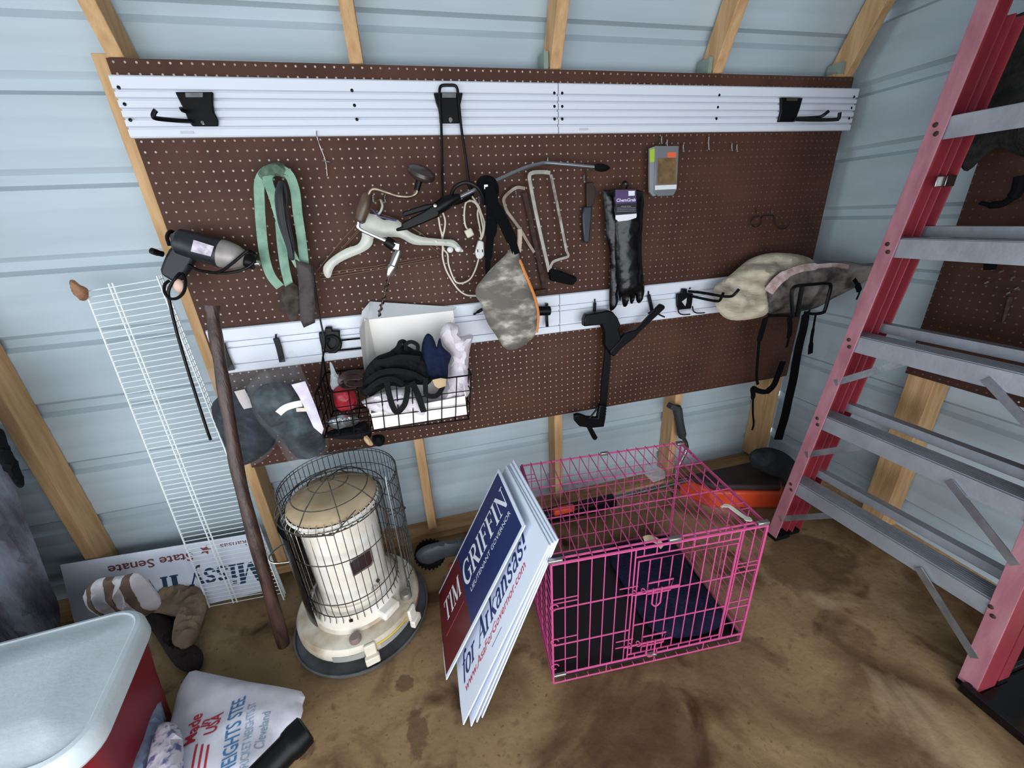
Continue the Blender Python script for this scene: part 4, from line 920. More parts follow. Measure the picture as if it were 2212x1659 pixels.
MB().tube(catmull(pys([(775, 478), (774, 488), (779, 496), (800, 506), (836, 522)], -.10), 5), .0058, 10).build('crank_rod', M_chrome, br)
a = PY(838, 522, -.10); b = PY(852, 532, -.10); MB().tube([a-(b-a)*.35, a, b, b+(b-a)*.1], [.013, .017, .017, .013], 16).build('ratchet_collar', M_black, br)
MB().box(PY(856, 532, -.102), (.022, .026, .024), Matrix.Rotation(.3, 3, 'Y')).build('ratchet_box', M_steel, br, bevel=.003)
a = PY(861, 540, -.10); b = PY(842, 592, -.10)
MB().lathe([(0, 0), (.012, 0), (.014, .01), (.014, .05), (.017, .054), (.017, .062), (.011, .085), (.008, (b-a).length), (0, (b-a).length)], a, b-a, 20).build('chuck', mat('nickel', 'b9b6b2', .2, 1), br)
a = b; b = PY(818, 683, -.09); ln = (b-a).length; u = (b-a)/ln; s1 = u.orthogonal().normalized(); s2 = u.cross(s1); n = 60
ag = MB(); ag.tube([a, b], .0028, 6); ag.tube([a+u*ln*(.15+.85*i/n)+(s1*math.cos(i*.62)+s2*math.sin(i*.62))*.0048 for i in range(n+1)], .0026, 6)
ag.build('auger_bit', mat('bit_steel', '5a4a40', .45, .8, '3a2e28', 60), br)

# ---------------------------------------------------------------- hangers
Z5 = lambda pts, *a: [(700+p[0]/3.318, 320+p[1]/3.318)+tuple(p[2:]) for p in pts]
M_trans = mat('translucent_plastic', 'd2d1c6', .35, 0, 'bcbfb4', 12, alpha=.92, subs=.2)
hg = thing('plastic_hanger', 'wide translucent whitish plastic garment hanger behind the hand brace', 'hanger', tuple(PY(800, 560, -.045)))
MB().pillow(pys(Z5([(290, 455), (330, 470), (380, 480), (430, 515), (530, 515), (600, 590), (700, 635), (850, 653), (930, 660), (985, 715), (997, 742), (965, 740), (900, 705), (780, 697), (640, 690), (540, 640), (430, 640), (360, 640), (345, 690), (290, 740), (150, 800), (75, 850), (45, 925), (8, 920), (-5, 850), (60, 780), (160, 718), (240, 690), (272, 630), (262, 560), (265, 490)]), -.055), (0, -1, 0), .010, .008, .0008, 20, .008, sm=3).build('hanger_body', M_trans, hg)
for p in ((903, 720), (960, 715)):
    a = PY(700+p[0]/3.318, 320+p[1]/3.318, -.06); MB().sphere(a+V((0, 0, -.004)), .011, 12, (1, .6, .9)).build('end_clip', mat('clear_clip', 'e2e4e4', .2, alpha=.85), hg)
tb([(822, 432, -.03), (826, 446, -.05), (818, 462, -.055), (800, 470, -.055)], .0035).build('hook', M_trans, hg)
M_brz = mat('bronze_wire', '5a4634', .4, .8)
for j, (dx_, dy_, lb) in enumerate(((0, 0, 'thin bronze wire hanger, lowest of the bunch behind the plastic hanger'), (4, -9, 'thin bronze wire hanger, middle one of the bunch behind the plastic hanger'), (-5, -16, 'thin bronze wire hanger, top one of the bunch behind the plastic hanger'))):
    Yk = -.018-.007*j; p = [(690+dx_, 598+dy_*.8), (735+dx_, 545+dy_), (778+dx_, 497+dy_), (822, 462), (870+dx_, 492+dy_), (915+dx_, 520+dy_), (955+dx_, 552+dy_*.8), (950+dx_, 558+dy_*.6), (820+dx_, 582+dy_*.5), (695+dx_, 602+dy_*.7)]
    m_ = MB(); m_.tube(pys(p, Yk), .0013, 6, closed=True); m_.tube(catmull(pys([(822, 462), (822, 448), (828, 438), (822, 430), (815, 434)], Yk), 4), .0013, 6)
    m_.single('wire_hanger', M_brz, lb, 'hanger', 'wire hangers behind the plastic hanger')
tb(Z5([(325, 430), (350, 445), (372, 470), (400, 490), (440, 500), (480, 512), (520, 518)]), .0028, 6, Y=-.075).single('purple_cord', mat('purple_cord', '4a3f66', .7), 'short purple cord draped over the top of the plastic hanger', 'cord')

# ---------------------------------------------------------------- bent rod tool with scissor grips
rt = thing('grabber_tool', 'bent silver rod tool with black scissor grips and black oval tip', 'tool', tuple(PY(1000, 430, -.10)))
tb([(955, 446, -.12), (985, 430, -.12), (1030, 408, -.115), (1065, 393, -.105), (1100, 377, -.09), (1135, 362, -.075), (1165, 354, -.06), (1180, 352, -.055), (1220, 355, -.055), (1285, 361, -.055)], .0055, 12).build('rod', mat('grey_rod', '8d9196', .35, .8), rt)
MB().tube(pys([(1283, 361), (1289, 361), (1298, 362), (1310, 363), (1317, 363)], -.055), [.006, .011, .013, .010, .003], 14).build('tip', M_blackm, rt)
MB().prism(pys(Z5([(565, 455), (640, 430), (720, 405), (790, 395), (800, 415), (730, 445), (650, 470), (575, 493), (562, 480)]), -.135), (0, .016, 0)).build('upper_grip', M_black, rt, bevel=.004)
MB().prism(pys(Z5([(512, 578), (560, 560), (550, 540), (620, 500), (720, 450), (760, 420), (820, 385), (860, 380), (870, 400), (830, 450), (825, 490), (780, 510), (700, 545), (600, 585), (520, 598)]), -.14), (0, .022, 0)).build('lower_grip', M_black, rt, bevel=.006)
MB().tube(pys(Z5([(800, 440), (870, 395), (930, 360), (975, 345)]), -.125), [.018, .020, .014, .008], 14).build('neck', M_black, rt)
MB().lathe([(0, 0), (.006, 0), (.005, .004), (0, .005)], PY(700+795/3.318, 320+412/3.318, -.14), (0, -1, 0), 10).build('pivot', M_steel, rt)

# ---------------------------------------------------------------- white extension cord
M_wcord = mat('white_cord', 'cfc6b4', .5)
ec = thing('extension_cord', 'white extension cord hanging in loops with a plug and a socket block', 'cord', tuple(PY(1000, 630, -.04)))
cw = MB()
for pth in ([(985, 383), (1040, 375), (1085, 395), (1110, 440), (1130, 520), (1140, 590), (1118, 655)], [(1000, 382), (1070, 380), (1105, 410), (1125, 460), (1150, 540), (1140, 620), (1122, 660)], [(1060, 345), (1090, 385), (1110, 420), (1100, 470), (1115, 560), (1128, 640)],
            [(1055, 378), (1020, 388), (1008, 430), (1005, 500), (1015, 560), (1035, 585)], [(820, 495), (832, 570), (848, 640), (850, 720), (850, 780), (870, 860), (905, 930), (960, 1010), (1020, 1052), (1095, 1058)],
            [(850, 460), (868, 520), (862, 590), (848, 650), (855, 720), (885, 760), (892, 830), (920, 915), (950, 962), (1000, 965), (1050, 935), (1085, 870), (1108, 795)]):
    cw.tube(catmull(pys(Z5(pth), -.035-.004*len(pth) % .012), 6), .0030, 6)
cw.build('cable', M_wcord, ec)
MB().box(PY(700+1040/3.318, 320+608/3.318, -.045), (.026, .018, .026), Matrix.Rotation(-.4, 3, 'Y')).build('plug', M_wcord, ec, bevel=.004)
MB().prism(pys(Z5([(1110, 660), (1145, 670), (1150, 770), (1130, 795), (1100, 795), (1085, 750), (1095, 710)]), -.055), (0, .022, 0)).build('socket_block', mat('socket_white', 'e3e1da', .4), ec, bevel=.004)
for dx_ in (-5, 5): MB().box(PY(1037+dx_, 542, -.0555), (.003, .002, .009)).build('socket_slot', M_black, ec)

# ---------------------------------------------------------------- black strap with camouflage pouch
M_camo = mat('camouflage_fabric', '928d84', .85, 0, '65615a', 15, .25, 120, (1, 1, 2), lo=.42, hi=.56)
N = M_camo.node_tree.nodes; cr = [n for n in N if n.type == 'VALTORGB'][0]; e = cr.color_ramp.elements.new(.48); e.color = lin('7c776c'); cr.color_ramp.elements.new(.36).color = lin('b5b0a4')
po = thing('camo_pouch', 'grey camouflage pouch with orange piping hanging from a black strap', 'pouch', tuple(PY(1095, 750, -.13)))
MB().pillow(pys(Z5([(1352, 700), (1300, 765), (1200, 860), (1130, 945), (1088, 1005), (1090, 1065), (1122, 1115), (1170, 1250), (1230, 1340), (1285, 1425), (1335, 1447), (1400, 1432), (1470, 1385), (1518, 1325), (1532, 1200), (1508, 1080), (1462, 960), (1430, 880), (1402, 790), (1385, 715)]), -.14), (-.15, -1, .1), .03, .03, .004, 12, .010, sm=3).build('pouch_body', M_camo, po)
tb(Z5([(1398, 800), (1432, 880), (1466, 960), (1512, 1080), (1534, 1195), (1522, 1320)]), .006, 8, Y=-.142).build('piping', mat('orange_piping', 'c87a3c', .7), po, label='orange piping along the edge')
st = [[(1170, 230, -.13), (1200, 330, -.15), (1205, 480, -.145), (1190, 640, -.14), (1175, 800, -.135), (1170, 915, -.13)], [(1160, 240, -.12), (1185, 330, -.14), (1240, 440, -.15), (1300, 560, -.15), (1345, 660, -.15), (1378, 760, -.155)]]
rb(Z5(st[0]), [.03]*6+[.038]*12+[.026]*6+[.018]*4+[.012]*3, .004).build('strap', M_cloth_blk, po)
rb(Z5(st[1]), [.03]*12+[.036]*13+[.026]*6, .004).build('strap', M_cloth_blk, po)
MB().tube(catmull(pys(Z5([(1120, 270), (1130, 235), (1165, 222), (1210, 240), (1230, 300), (1215, 370), (1180, 390), (1150, 350)]), -.13), 5, True), .011, 8, closed=True).build('strap_loop', M_cloth_blk, po)
MB().box(PY(700+1160/3.318, 320+278/3.318, -.14), (.012, .006, .012)).build('buckle', M_chrome, po)

# ---------------------------------------------------------------- saws
M_sawg = mat('saw_frame_grey', '9b9a8e', .45, .6, '7d7a70', 30)
sw = thing('hacksaw', 'grey framed hacksaw with black handle hanging right of the camouflage pouch', 'saw', tuple(PY(1210, 600, -.04)))
rb(Z5([(1620, 178), (1560, 172), (1490, 178), (1470, 205), (1482, 280), (1510, 430), (1560, 660), (1612, 885)]), .012, .006, Y=-.04, k=6).build('frame', M_sawg, sw)
rb(Z5([(1625, 190), (1655, 330), (1680, 450), (1712, 610), (1738, 740)]), .010, .002, Y=-.042).build('blade', mat('saw_blade', '8f8f88', .4, .8, '5f4a3e', 40), sw)
rb(Z5([(1738, 740), (1748, 775), (1690, 795), (1640, 815), (1618, 860)]), .009, .006, Y=-.04).build('lower_arm', M_sawg, sw)
MB().prism(pys(Z5([(1615, 875), (1640, 868), (1700, 882), (1760, 905), (1815, 925), (1818, 950), (1785, 985), (1745, 978), (1690, 965), (1628, 952)]), -.052), (0, .026, 0)).build('handle', M_blackm, sw, bevel=.006)
sw = thing('rusty_hacksaw', 'old rusty hacksaw with thin pale frame between the camouflage pouch and the grey hacksaw', 'saw', tuple(PY(1150, 620, -.03)))
rb(Z5([(1440, 290), (1385, 282), (1335, 310), (1295, 350), (1288, 385), (1310, 450), (1360, 520), (1410, 590), (1450, 660), (1505, 748)]), .010, .005, Y=-.03).build('frame', mat('pale_worn_frame', '8f8578', .5, .5, '6f6252', 30), sw)
rb(Z5([(1400, 580), (1402, 650), (1395, 745)]), .014, .012, Y=-.035).build('grip', mat('pale_grip', 'b9ab98', .6), sw)
rb(Z5([(1435, 320), (1470, 470), (1505, 640), (1545, 830), (1580, 1000)]), .016, .003, Y=-.026).build('blade', M_rust, sw)
MB().prism(pys(Z5([(1510, 1020), (1600, 1008), (1605, 1040), (1515, 1058)]), -.03), (0, .01, 0)).build('end_bracket', M_rust, sw, bevel=.002)
Z6 = lambda pts: [(1200+p[0]/2.44, 300+p[1]/2.44)+tuple(p[2:]) for p in pts]
kf = thing('pruning_saw', 'small dark folding saw with black handle hanging left of the rubber gloves', 'saw', tuple(PY(1268, 525, -.03)))
rb(Z6([(157, 128), (160, 170), (168, 225)]), .005, .003, Y=-.025).build('blade_tip', M_rust, kf)
MB().prism(pys(Z6([(163, 232), (200, 226), (214, 285), (206, 338), (188, 360), (165, 360)]), -.03), (0, .012, 0)).build('blade_guard', mat('dark_brown_metal', '33261f', .5, .5), kf, bevel=.002)
MB().prism(pys(Z6([(150, 358), (192, 355), (190, 420), (184, 480), (178, 548), (152, 545), (146, 470), (143, 400)]), -.036), (0, .020, 0)).build('handle', mat('blue_black_handle', '1f2430', .4), kf, bevel=.004)

# ---------------------------------------------------------------- rubber gloves on a card
ZG = lambda pts: [(1280+p[0]/5.53, 380+p[1]/5.53)+tuple(p[2:]) for p in pts]
M_rub = mat('black_rubber', '060607', .27, 0, bump=.2, bscale=25, spec=.35)
gl = thing('rubber_gloves', 'pair of long glossy black rubber gloves hanging on a purple card', 'gloves', tuple(PY(1350, 660, -.06)))
MB().pillow(pys(ZG([(120, 180), (200, 172), (330, 178), (330, 500), (310, 800), (310, 1200), (300, 1400), (310, 1480), (285, 1560), (240, 1605), (205, 1600), (200, 1400), (210, 1100), (205, 900), (170, 760), (150, 520), (130, 320)]), -.045), (0, -1, 0), .018, .015, .004, 16, .009, sm=2).build('glove', M_rub, gl)
MB().pillow(pys(ZG([(250, 178), (420, 170), (600, 182), (604, 400), (588, 700), (585, 950), (600, 1150), (618, 1300), (608, 1440), (582, 1502), (550, 1522), (522, 1490), (512, 1400), (500, 1480), (474, 1528), (448, 1510), (440, 1430), (424, 1520), (400, 1562), (368, 1560), (352, 1500), (346, 1440), (336, 1490), (318, 1480), (300, 1300), (270, 1000), (260, 700), (250, 400)]), -.06), (0, -1, 0), .026, .015, .005, 16, .009, sm=2).build('glove', M_rub, gl)
def zq(pts, Y, t=.0012): return MB().prism(pys(ZG(pts), Y), (0, t, 0))
zq([(272, 165), (520, 163), (527, 480), (520, 500), (430, 530), (310, 545), (276, 515)], -.0905).build('header_card', mat('card_black', '1a1720', .4), gl)
zq([(273, 166), (519, 164), (523, 320), (274, 335)], -.0915).build('purple_band', mat('card_purple', '4a3560', .4), gl)
zq([(276, 470), (525, 450), (527, 480), (520, 500), (430, 530), (310, 545), (276, 515)], -.0915).build('white_band', mat('card_white', 'dcdce4', .4), gl)
zq([(430, 180), (505, 178), (503, 235), (430, 238)], -.0925).build('price_square', mat('card_white2', 'dcdce4', .4), gl)
a, b = pys(ZG([(285, 310), (515, 302)]), -.093); MB().text('ChemGrab', a, b-a, (0, 0, 1), .0105, (b-a).length, .0004, bold=.02).build('lettering', mat('card_text', 'd8cfe4', .4), gl)
a, b = pys(ZG([(340, 370), (460, 366)]), -.093); MB().text('Heavy Duty', a, b-a, (0, 0, 1), .003, (b-a).length, .0004).build('small_lettering', mat('card_text2', 'b8b8c0', .4), gl)
for y in (385, 405, 425):
    a, b = pys(ZG([(290, y), (515, y-6)]), -.0925); MB().ribbon([a, b], .0012, .0003).build('text_line', mat('card_line%d' % y, '8a8a92', .5), gl)
tb(ZG([(350, 150), (360, 90), (385, 68), (410, 80), (420, 110), (400, 145)]), .0035, 8, Y=-.06).build('hanging_loop', M_black, gl)

# ---------------------------------------------------------------- clear blister package
Z3 = lambda pts: [(1400+p[0]/2.724, p[1]/2.724)+tuple(p[2:]) for p in pts]
bx_ = thing('blister_package', 'clear and grey plastic package with green edge and orange label hanging on the pegboard', 'package', tuple(PY(1432, 425, -.04)))
MB().prism(pys(Z3([(42, 858), (182, 858), (170, 1115), (150, 1150), (60, 1155), (38, 1135)]), -.055), (0, .012, 0)).build('card', mat('package_grey', '6a6f72', .25), bx_, bevel=.002)
MB().prism(pys(Z3([(10, 872), (44, 860), (46, 1150), (30, 1155), (8, 1130)]), -.05), (0, .008, 0)).build('plastic_side', mat('package_grey_side', '83888a', .2), bx_)
MB().prism(pys(Z3([(10, 880), (44, 872), (42, 952), (10, 955)]), -.0515), (0, .001, 0)).build('green_edge', mat('label_green', '9bb83a', .4), bx_)
MB().prism(pys(Z3([(114, 896), (166, 896), (164, 927), (114, 927)]), -.0565), (0, .001, 0)).build('orange_label', mat('label_orange', 'd9603a', .4), bx_)
MB().prism(pys(Z3([(58, 930), (166, 930), (164, 1082), (56, 1085)]), -.0562), (0, .001, 0)).build('window', mat('package_brown', '7a6040', .3, 0, '5f4a30', 40), bx_)
MB().prism(pys(Z3([(40, 1092), (168, 1086), (166, 1112), (40, 1118)]), -.0567), (0, .001, 0)).build('white_label', mat('label_white', 'd4d6d8', .4), bx_)

# ---------------------------------------------------------------- small chrome hooks
for x, y, lb in ((1429, 305, 'small chrome peg hook holding the clear package, the left one'), (1441, 312, 'small chrome peg hook holding the clear package, the right one'), (1476, 322, 'single short chrome peg hook just right of the clear package'),
                 (1531, 314, 'long chrome peg hook hanging alone under the top rail, between two shorter ones'), (1581, 320, 'chrome peg hook high on the right, left one of the close pair'), (1592, 322, 'chrome peg hook high on the right, right one of the close pair'),
                 (1183, 350, 'chrome peg hook over the bend of the silver rod'), (1114, 420, 'chrome peg hook at the top of the rusty hacksaw'), (806, 431, 'chrome peg hook holding the hangers, the left one'), (832, 431, 'chrome peg hook holding the hangers, the right one'), (1262, 388, 'chrome peg hook beside the small folding saw'), (1034, 435, 'chrome peg hook holding the white cord')):
    l_ = 10 if x != 1531 else 18
    m_ = tb([(x-2, y-l_+3, -.006), (x, y-l_, -.02), (x, y, -.025), (x+1, y+l_*.7, -.032), (x+1, y+l_*.5, -.042)], .0022, 6)
    m_.single('peg_hook', M_chrome, lb, 'hook', 'chrome peg hooks')
dw = thing('wire_hook', 'dark double-curl wire hook with two bright pegs at the right of the pegboard', 'hook', tuple(PY(1660, 495, -.02)))
tb([(1640, 467, -.012), (1628, 470, -.02), (1622, 480, -.03), (1630, 490, -.03), (1643, 484, -.02), (1646, 468, -.012), (1660, 465, -.012), (1672, 467, -.012), (1674, 480, -.02), (1684, 493, -.03), (1697, 493, -.03), (1708, 479, -.03)], .0022, 6).build('curl', mat('dark_wire', '2a1c18', .5, .5), dw)
for x in (1633, 1667): tb([(x, 462, -.008), (x, 450, -.015)], .0025, 6, sm=False).build('peg', M_chrome, dw)

# ---------------------------------------------------------------- black ratcheting bar clamp
ZC = lambda pts: [(1220+p[0]/4.88, 630+p[1]/4.88)+tuple(p[2:]) for p in pts]
bc = thing('bar_clamp', 'black ratcheting bar clamp hanging from the lower rail below the gloves', 'clamp', tuple(PY(1300, 950, -.06)))
MB().prism(pys(ZC([(205, 300), (228, 242), (330, 225), (460, 200), (510, 215), (560, 275), (592, 350), (572, 400), (590, 460), (600, 500), (560, 590), (500, 645), (450, 620), (425, 560), (428, 430), (392, 352), (300, 360), (205, 370)]), -.085), (0, .03, 0)).build('head', M_black, bc, bevel=.005)
tpz = [(430, 600), (410, 780), (390, 950), (365, 1330)]; tpr = [(425, 1330)]+[v for i in range(24) for v in ((440+1.6*(24-i)*1.2+ (0), 1310-i*28), (452+1.6*(24-i)*1.2*0+i*1.4, 1296-i*28))]+[(500, 600)]
tpr = [(425, 1330)]
for i in range(24):
    y = 1310-i*29; x = 425+(1310-y)*.095; tpr += [(x, y), (x+13, y-15)]
tpr += [(495, 600)]
MB().prism(pys(ZC(tpz+tpr), -.074), (0, .008, 0)).build('toothed_bar', M_black, bc)
MB().prism(pys(ZC([(480, 625), (560, 540), (640, 440), (700, 415), (760, 405), (1020, 130), (1060, 150), (1060, 180), (790, 430), (740, 490), (600, 600), (520, 690), (480, 665)]), -.09), (0, .02, 0)).build('lever_handle', M_black, bc, bevel=.005)
MB().prism(pys(ZC([(108, 1310), (150, 1296), (190, 1305), (240, 1325), (350, 1335), (370, 1200), (442, 1200), (432, 1340), (415, 1428), (280, 1440), (160, 1425), (112, 1375)]), -.082), (0, .024, 0)).build('fixed_jaw', M_black, bc, bevel=.004)
MB().prism(pys(ZC([(235, 1430), (290, 1435), (350, 1540), (330, 1568), (305, 1565)]), -.078), (0, .016, 0)).build('lower_pad', M_black, bc, bevel=.003)
tb(ZC([(345, 1215), (320, 1260), (280, 1310), (260, 1330)]), .004, 8, Y=-.08).build('release_wire', M_black, bc)

# ---------------------------------------------------------------- small fittings on the lower rail
M_dk = mat('dark_hook', '0e0e10', .5, spec=.25)
def rh(pts, w_, lb, Y=-.03, tail=None):
    t = thing('small_rail_hook', lb, 'hook', tuple(pys([pts[-1]], Y)[0]), 'small black hooks on the lower rail')
    rb(pts, w_, .006, Y=Y, k=4).build('hook_plate', M_dk, t, bevel=.001)
    tb([(pts[0][0], pts[0][1]-8, Y+.004), (pts[0][0], pts[0][1]+2, Y)], .003, 6, sm=False).build('pin', M_dk, t)
    if tail: tb(tail, .0035, 6).build('hook_tail', M_dk, t)
rh([(596, 730), (603, 752), (610, 782)], .018, 'slim black hook on the lower rail just above the right plastic bag')
rh([(478, 742), (487, 770), (500, 800)], .022, 'black hook on the lower rail behind the wooden stick')
rh([(1285, 654), (1284, 672)], .012, 'small black hook on the lower rail left of the gloves')
rh([(1401, 637), (1405, 655), (1409, 674)], .014, 'slim black hook on the lower rail just right of the gloves', tail=[(1400, 677, -.03), (1412, 672, -.05), (1425, 680, -.07), (1436, 685, -.08)])
cy = thing('round_rail_clip', 'black round clip on the lower rail right of the camouflage pouch', 'clip', tuple(PY(1182, 705, -.04)))
MB().tube(pys([(1160, 672), (1188, 671)], -.05), .018, 16).build('barrel', M_black, cy, bevel=.003)
rb([(1181, 655, -.03), (1181, 690, -.04), (1182, 706, -.05)], .010, .008, k=3).build('stem', M_black, cy)
tb([(1024, 679, -.03), (1032, 674, -.05), (1042, 668, -.06)], [.004]*5+[.006]*5+[.006]).single('black_peg', M_black, 'short black peg on the lower rail left of the camouflage pouch', 'peg')
uh = thing('double_arm_hook', 'black rail hook with two long forward arms beside the beige canvas', 'hook', tuple(PY(1480, 675, -.03)))
plate(Z6([(640, 818), (665, 812), (668, 790), (694, 790), (696, 812), (727, 815), (722, 860), (716, 896), (650, 903), (642, 880)]), -.036, .010).build('plate', M_black, uh, bevel=.003)
tb(Z6([(700, 803, -.04), (780, 812, -.10), (870, 828, -.17), (925, 830, -.20), (950, 812, -.21), (966, 793, -.21)]), .0055).build('arm', M_black, uh)
tb(Z6([(715, 828, -.04), (790, 845, -.09), (855, 855, -.14), (872, 840, -.16), (884, 812, -.17)]), .0055).build('arm', M_black, uh)
for o_ in ((645, 890), (722, 882)): tb(Z6([(o_[0], o_[1], -.036), (o_[0]+5, o_[1]+25, -.04), (o_[0]+25, o_[1]+36, -.05), (o_[0]+65, o_[1]+34, -.06)]), .003, 6).build('small_hook', M_dk, uh)
MB().prism(pys(Z6([(666, 858), (692, 838), (690, 862), (684, 882)]), -.0375), (0, .001, 0)).build('arrow_mark', mat('light_mark', 'b8b8ba', .4), uh)

# ---------------------------------------------------------------- canvas, tarp and straps in the right corner
ZT = lambda pts: [(1500+p[0]/3.607, 520+p[1]/3.607)+tuple(p[2:]) for p in pts]
M_canvas = mat('beige_canvas', 'b5ab98', .95, 0, '7f7565', 8, .5, 30, (1, 1, 2.5), lo=.42, hi=.68)
mb = MB(); mb.pillow(pys(ZT([(152, 375, -.09), (200, 325, -.09), (290, 258, -.08), (420, 150, -.07), (560, 100, -.07), (700, 95, -.08), (850, 122, -.10), (930, 172, -.13), (840, 195, -.15), (740, 225, -.16), (620, 295, -.17), (562, 360, -.18), (572, 480, -.18), (568, 562, -.17), (500, 600, -.16), (330, 622, -.14), (225, 592, -.12), (165, 500, -.10)]), 0), (-.35, -1, .35), .045, .03, .014, 13, .009, sm=3, fold=(V((.8, .2, .9)), 45))
mb.single('canvas_bag', M_canvas, 'beige canvas bag folded over the rail hooks in the right corner', 'bag')
M_tarp = mat('worn_camo_tarp', '77706c', .9, 0, '3d3a38', 16, .6, 40, lo=.4, hi=.62)
mb = MB(); mb.pillow(pys(ZT([(572, 420, -.15), (640, 330, -.15), (760, 235, -.15), (950, 185, -.16), (1180, 160, -.20), (1300, 178, -.24), (1440, 172, -.28), (1490, 195, -.30), (1440, 250, -.29), (1310, 330, -.25), (1240, 372, -.22), (1080, 450, -.18), (960, 520, -.16), (830, 550, -.14), (700, 560, -.13), (575, 560, -.13)]), 0), (-.35, -1, .35), .03, .03, .010, 15, .010, sm=3)
mb.single('camo_tarp', M_tarp, 'grey brown worn tarp bundle lying behind the black frame hook in the right corner', 'tarp')
mb = MB(); mb.ribbon(catmull(pys(ZT([(575, 400, -.22), (640, 320, -.22), (720, 260, -.22), (830, 218, -.23), (960, 200, -.24), (1100, 190, -.26), (1200, 205, -.28)]), 0), 5), [.036]*10+[.028]*10+[.016]*11, .006, (-.3, -1, .6))
mb.single('pink_strip', mat('faded_pink_cloth', '8a6e6a', .9, 0, 'b3a3a0', 26, .4), 'faded pinkish cloth strip along the top edge of the grey tarp', 'cloth')
fh = thing('frame_hook', 'black square-loop frame hook carrying straps in the right corner', 'hook', tuple(PY(1735, 690, -.27)))
tb(ZT([(768, 600, -.27), (758, 480, -.27), (758, 400, -.27), (775, 365, -.27), (810, 350, -.27), (920, 340, -.28), (1030, 332, -.29), (1062, 350, -.29), (1050, 420, -.29), (1020, 530, -.29), (1000, 560, -.29), (930, 570, -.28), (860, 560, -.27)]), .0062).build('loop', M_black, fh)
tb(ZT([(840, 360, -.26), (822, 450, -.26), (800, 590, -.26)]), .008).build('cross_bar', M_black, fh)
tb(ZT([(575, 585, -.16), (660, 582, -.2), (760, 580, -.27)]), .0065).build('arm', M_black, fh)
def strap(pts, w_, lb, twist=0): 
    return rb(ZT(pts), w_, .003, k=6, twist=twist).single('black_strap', M_cloth_blk, lb, 'strap')
strap([(870, 560, -.25), (850, 680, -.22), (820, 800, -.2), (792, 940, -.18), (770, 1080, -.17), (735, 1230, -.16), (705, 1370, -.15), (672, 1480, -.14), (652, 1550, -.14)], .040, 'longest wide black strap hanging from the frame hook past the corner post', .3)
strap([(555, 600, -.15), (530, 690, -.13), (505, 790, -.12), (492, 930, -.11), (485, 1060, -.10), (495, 1120, -.10)], [.028]*12+[.013]*19, 'narrow black strap hanging leftmost below the canvas bag')
strap([(690, 940, -.10), (650, 1050, -.10), (615, 1130, -.10), (560, 1175, -.10), (500, 1170, -.10), (455, 1150, -.11), (458, 1200, -.11), (455, 1330, -.10), (462, 1420, -.10), (450, 1475, -.10)], [.034]*18+[.024]*20+[.009]*17, 'black strap end curling across the narrow strap and hanging at its lower left')
strap([(945, 575, -.27), (930, 660, -.26), (912, 770, -.26), (903, 880, -.26)], [.008]*8+[.014]*6+[.022]*5, 'short thin black strap with thick end in front of the end wall siding')
strap([(740, 590, -.24), (745, 680, -.2), (735, 760, -.18), (718, 830, -.17)], [.024]*12+[.010]*7, 'short ragged black strap hanging behind the longest strap')
strap([(1245, 300, -.27), (1270, 345, -.27), (1285, 400, -.27), (1262, 460, -.27)], [.014]*6+[.024]*6+[.006]*7, 'black ribbon end dangling from the right end of the grey tarp')

# ---------------------------------------------------------------- wire basket, carton and what lies in it
Z4 = lambda pts: [(400+p[0]/3.352, 640+p[1]/3.352)+tuple(p[2:]) for p in pts]
YBK = -.235
TL, TRr, BRr, BL = PY(680, 853, YBK), PY(1018, 810, YBK), PY(1013, 905, YBK+.01), PY(700, 946, YBK+.01)
back = V((0, .205, 0))
bk = thing('wire_basket', 'black wire basket hooked on the lower rail and holding a white carton', 'basket', tuple((BL+BRr)/2))
def fb(u, v): return (BL.lerp(BRr, u)).lerp(TL.lerp(TRr, u), v)
g = MB()
for v, r in ((0, .0028), (.33, .0018), (.66, .0018), (1, .0028)): g.tube([fb(0, v), fb(1, v)], r, 6)
for i in range(11): g.tube([fb(i/10, 0), fb(i/10, 1)], .0018, 6)
g.build('front_grid', M_blackm, bk)
for u in (0, 1):
    g = MB()
    for v, r in ((0, .0028), (.33, .0018), (.66, .0018), (1, .0028)): g.tube([fb(u, v), fb(u, v)+back], r, 6)
    for i in range(1, 5): g.tube([fb(u, 0)+back*i/4, fb(u, 1)+back*i/4], .0018, 6)
    g.build('side_grid', M_blackm, bk)
g = MB()
for i in range(11): g.tube([fb(i/10, 0), fb(i/10, 0)+back], .0018, 6)
for i in range(1, 5): g.tube([fb(0, 0)+back*i/5, fb(1, 0)+back*i/5], .0018, 6)
g.build('bottom_grid', M_blackm, bk)
g = MB(); bt_ = V((0, 0, .14))
for v in (0, .5, 1): g.tube([fb(0, v)+back, fb(1, v)+back], .0028, 6)
for i in range(11): g.tube([fb(i/10, 0)+back, fb(i/10, 1)+back], .0018, 6)
g.tube([fb(0, 1)+back, fb(0.02, 1)+back+V((0, 0, .11)), fb(.5, 1)+back+V((0, 0, .11))], .003, 6)
g.tube([fb(0.02, 1)+back+V((0, 0, .075)), fb(.5, 1)+back+V((0, 0, .075))], .003, 6)
g.build('back_grid', M_blackm, bk)
cb = MB(); cb.prism(pys(Z4([(965, 262), (1010, 262), (1012, 225), (1062, 225), (1062, 250), (1118, 250), (1118, 300), (1135, 340), (1130, 380), (1090, 415), (1040, 415), (990, 385), (972, 320)]), -.045), (0, .02, 0)); cb.build('rail_bracket', M_black, bk, bevel=.004)
tb(Z4([(1020, 300), (1070, 290), (1105, 320), (1095, 370), (1050, 390), (1020, 350), (1040, 310)]), .005, 8, Y=-.052).build('bracket_spring', M_dk, bk)
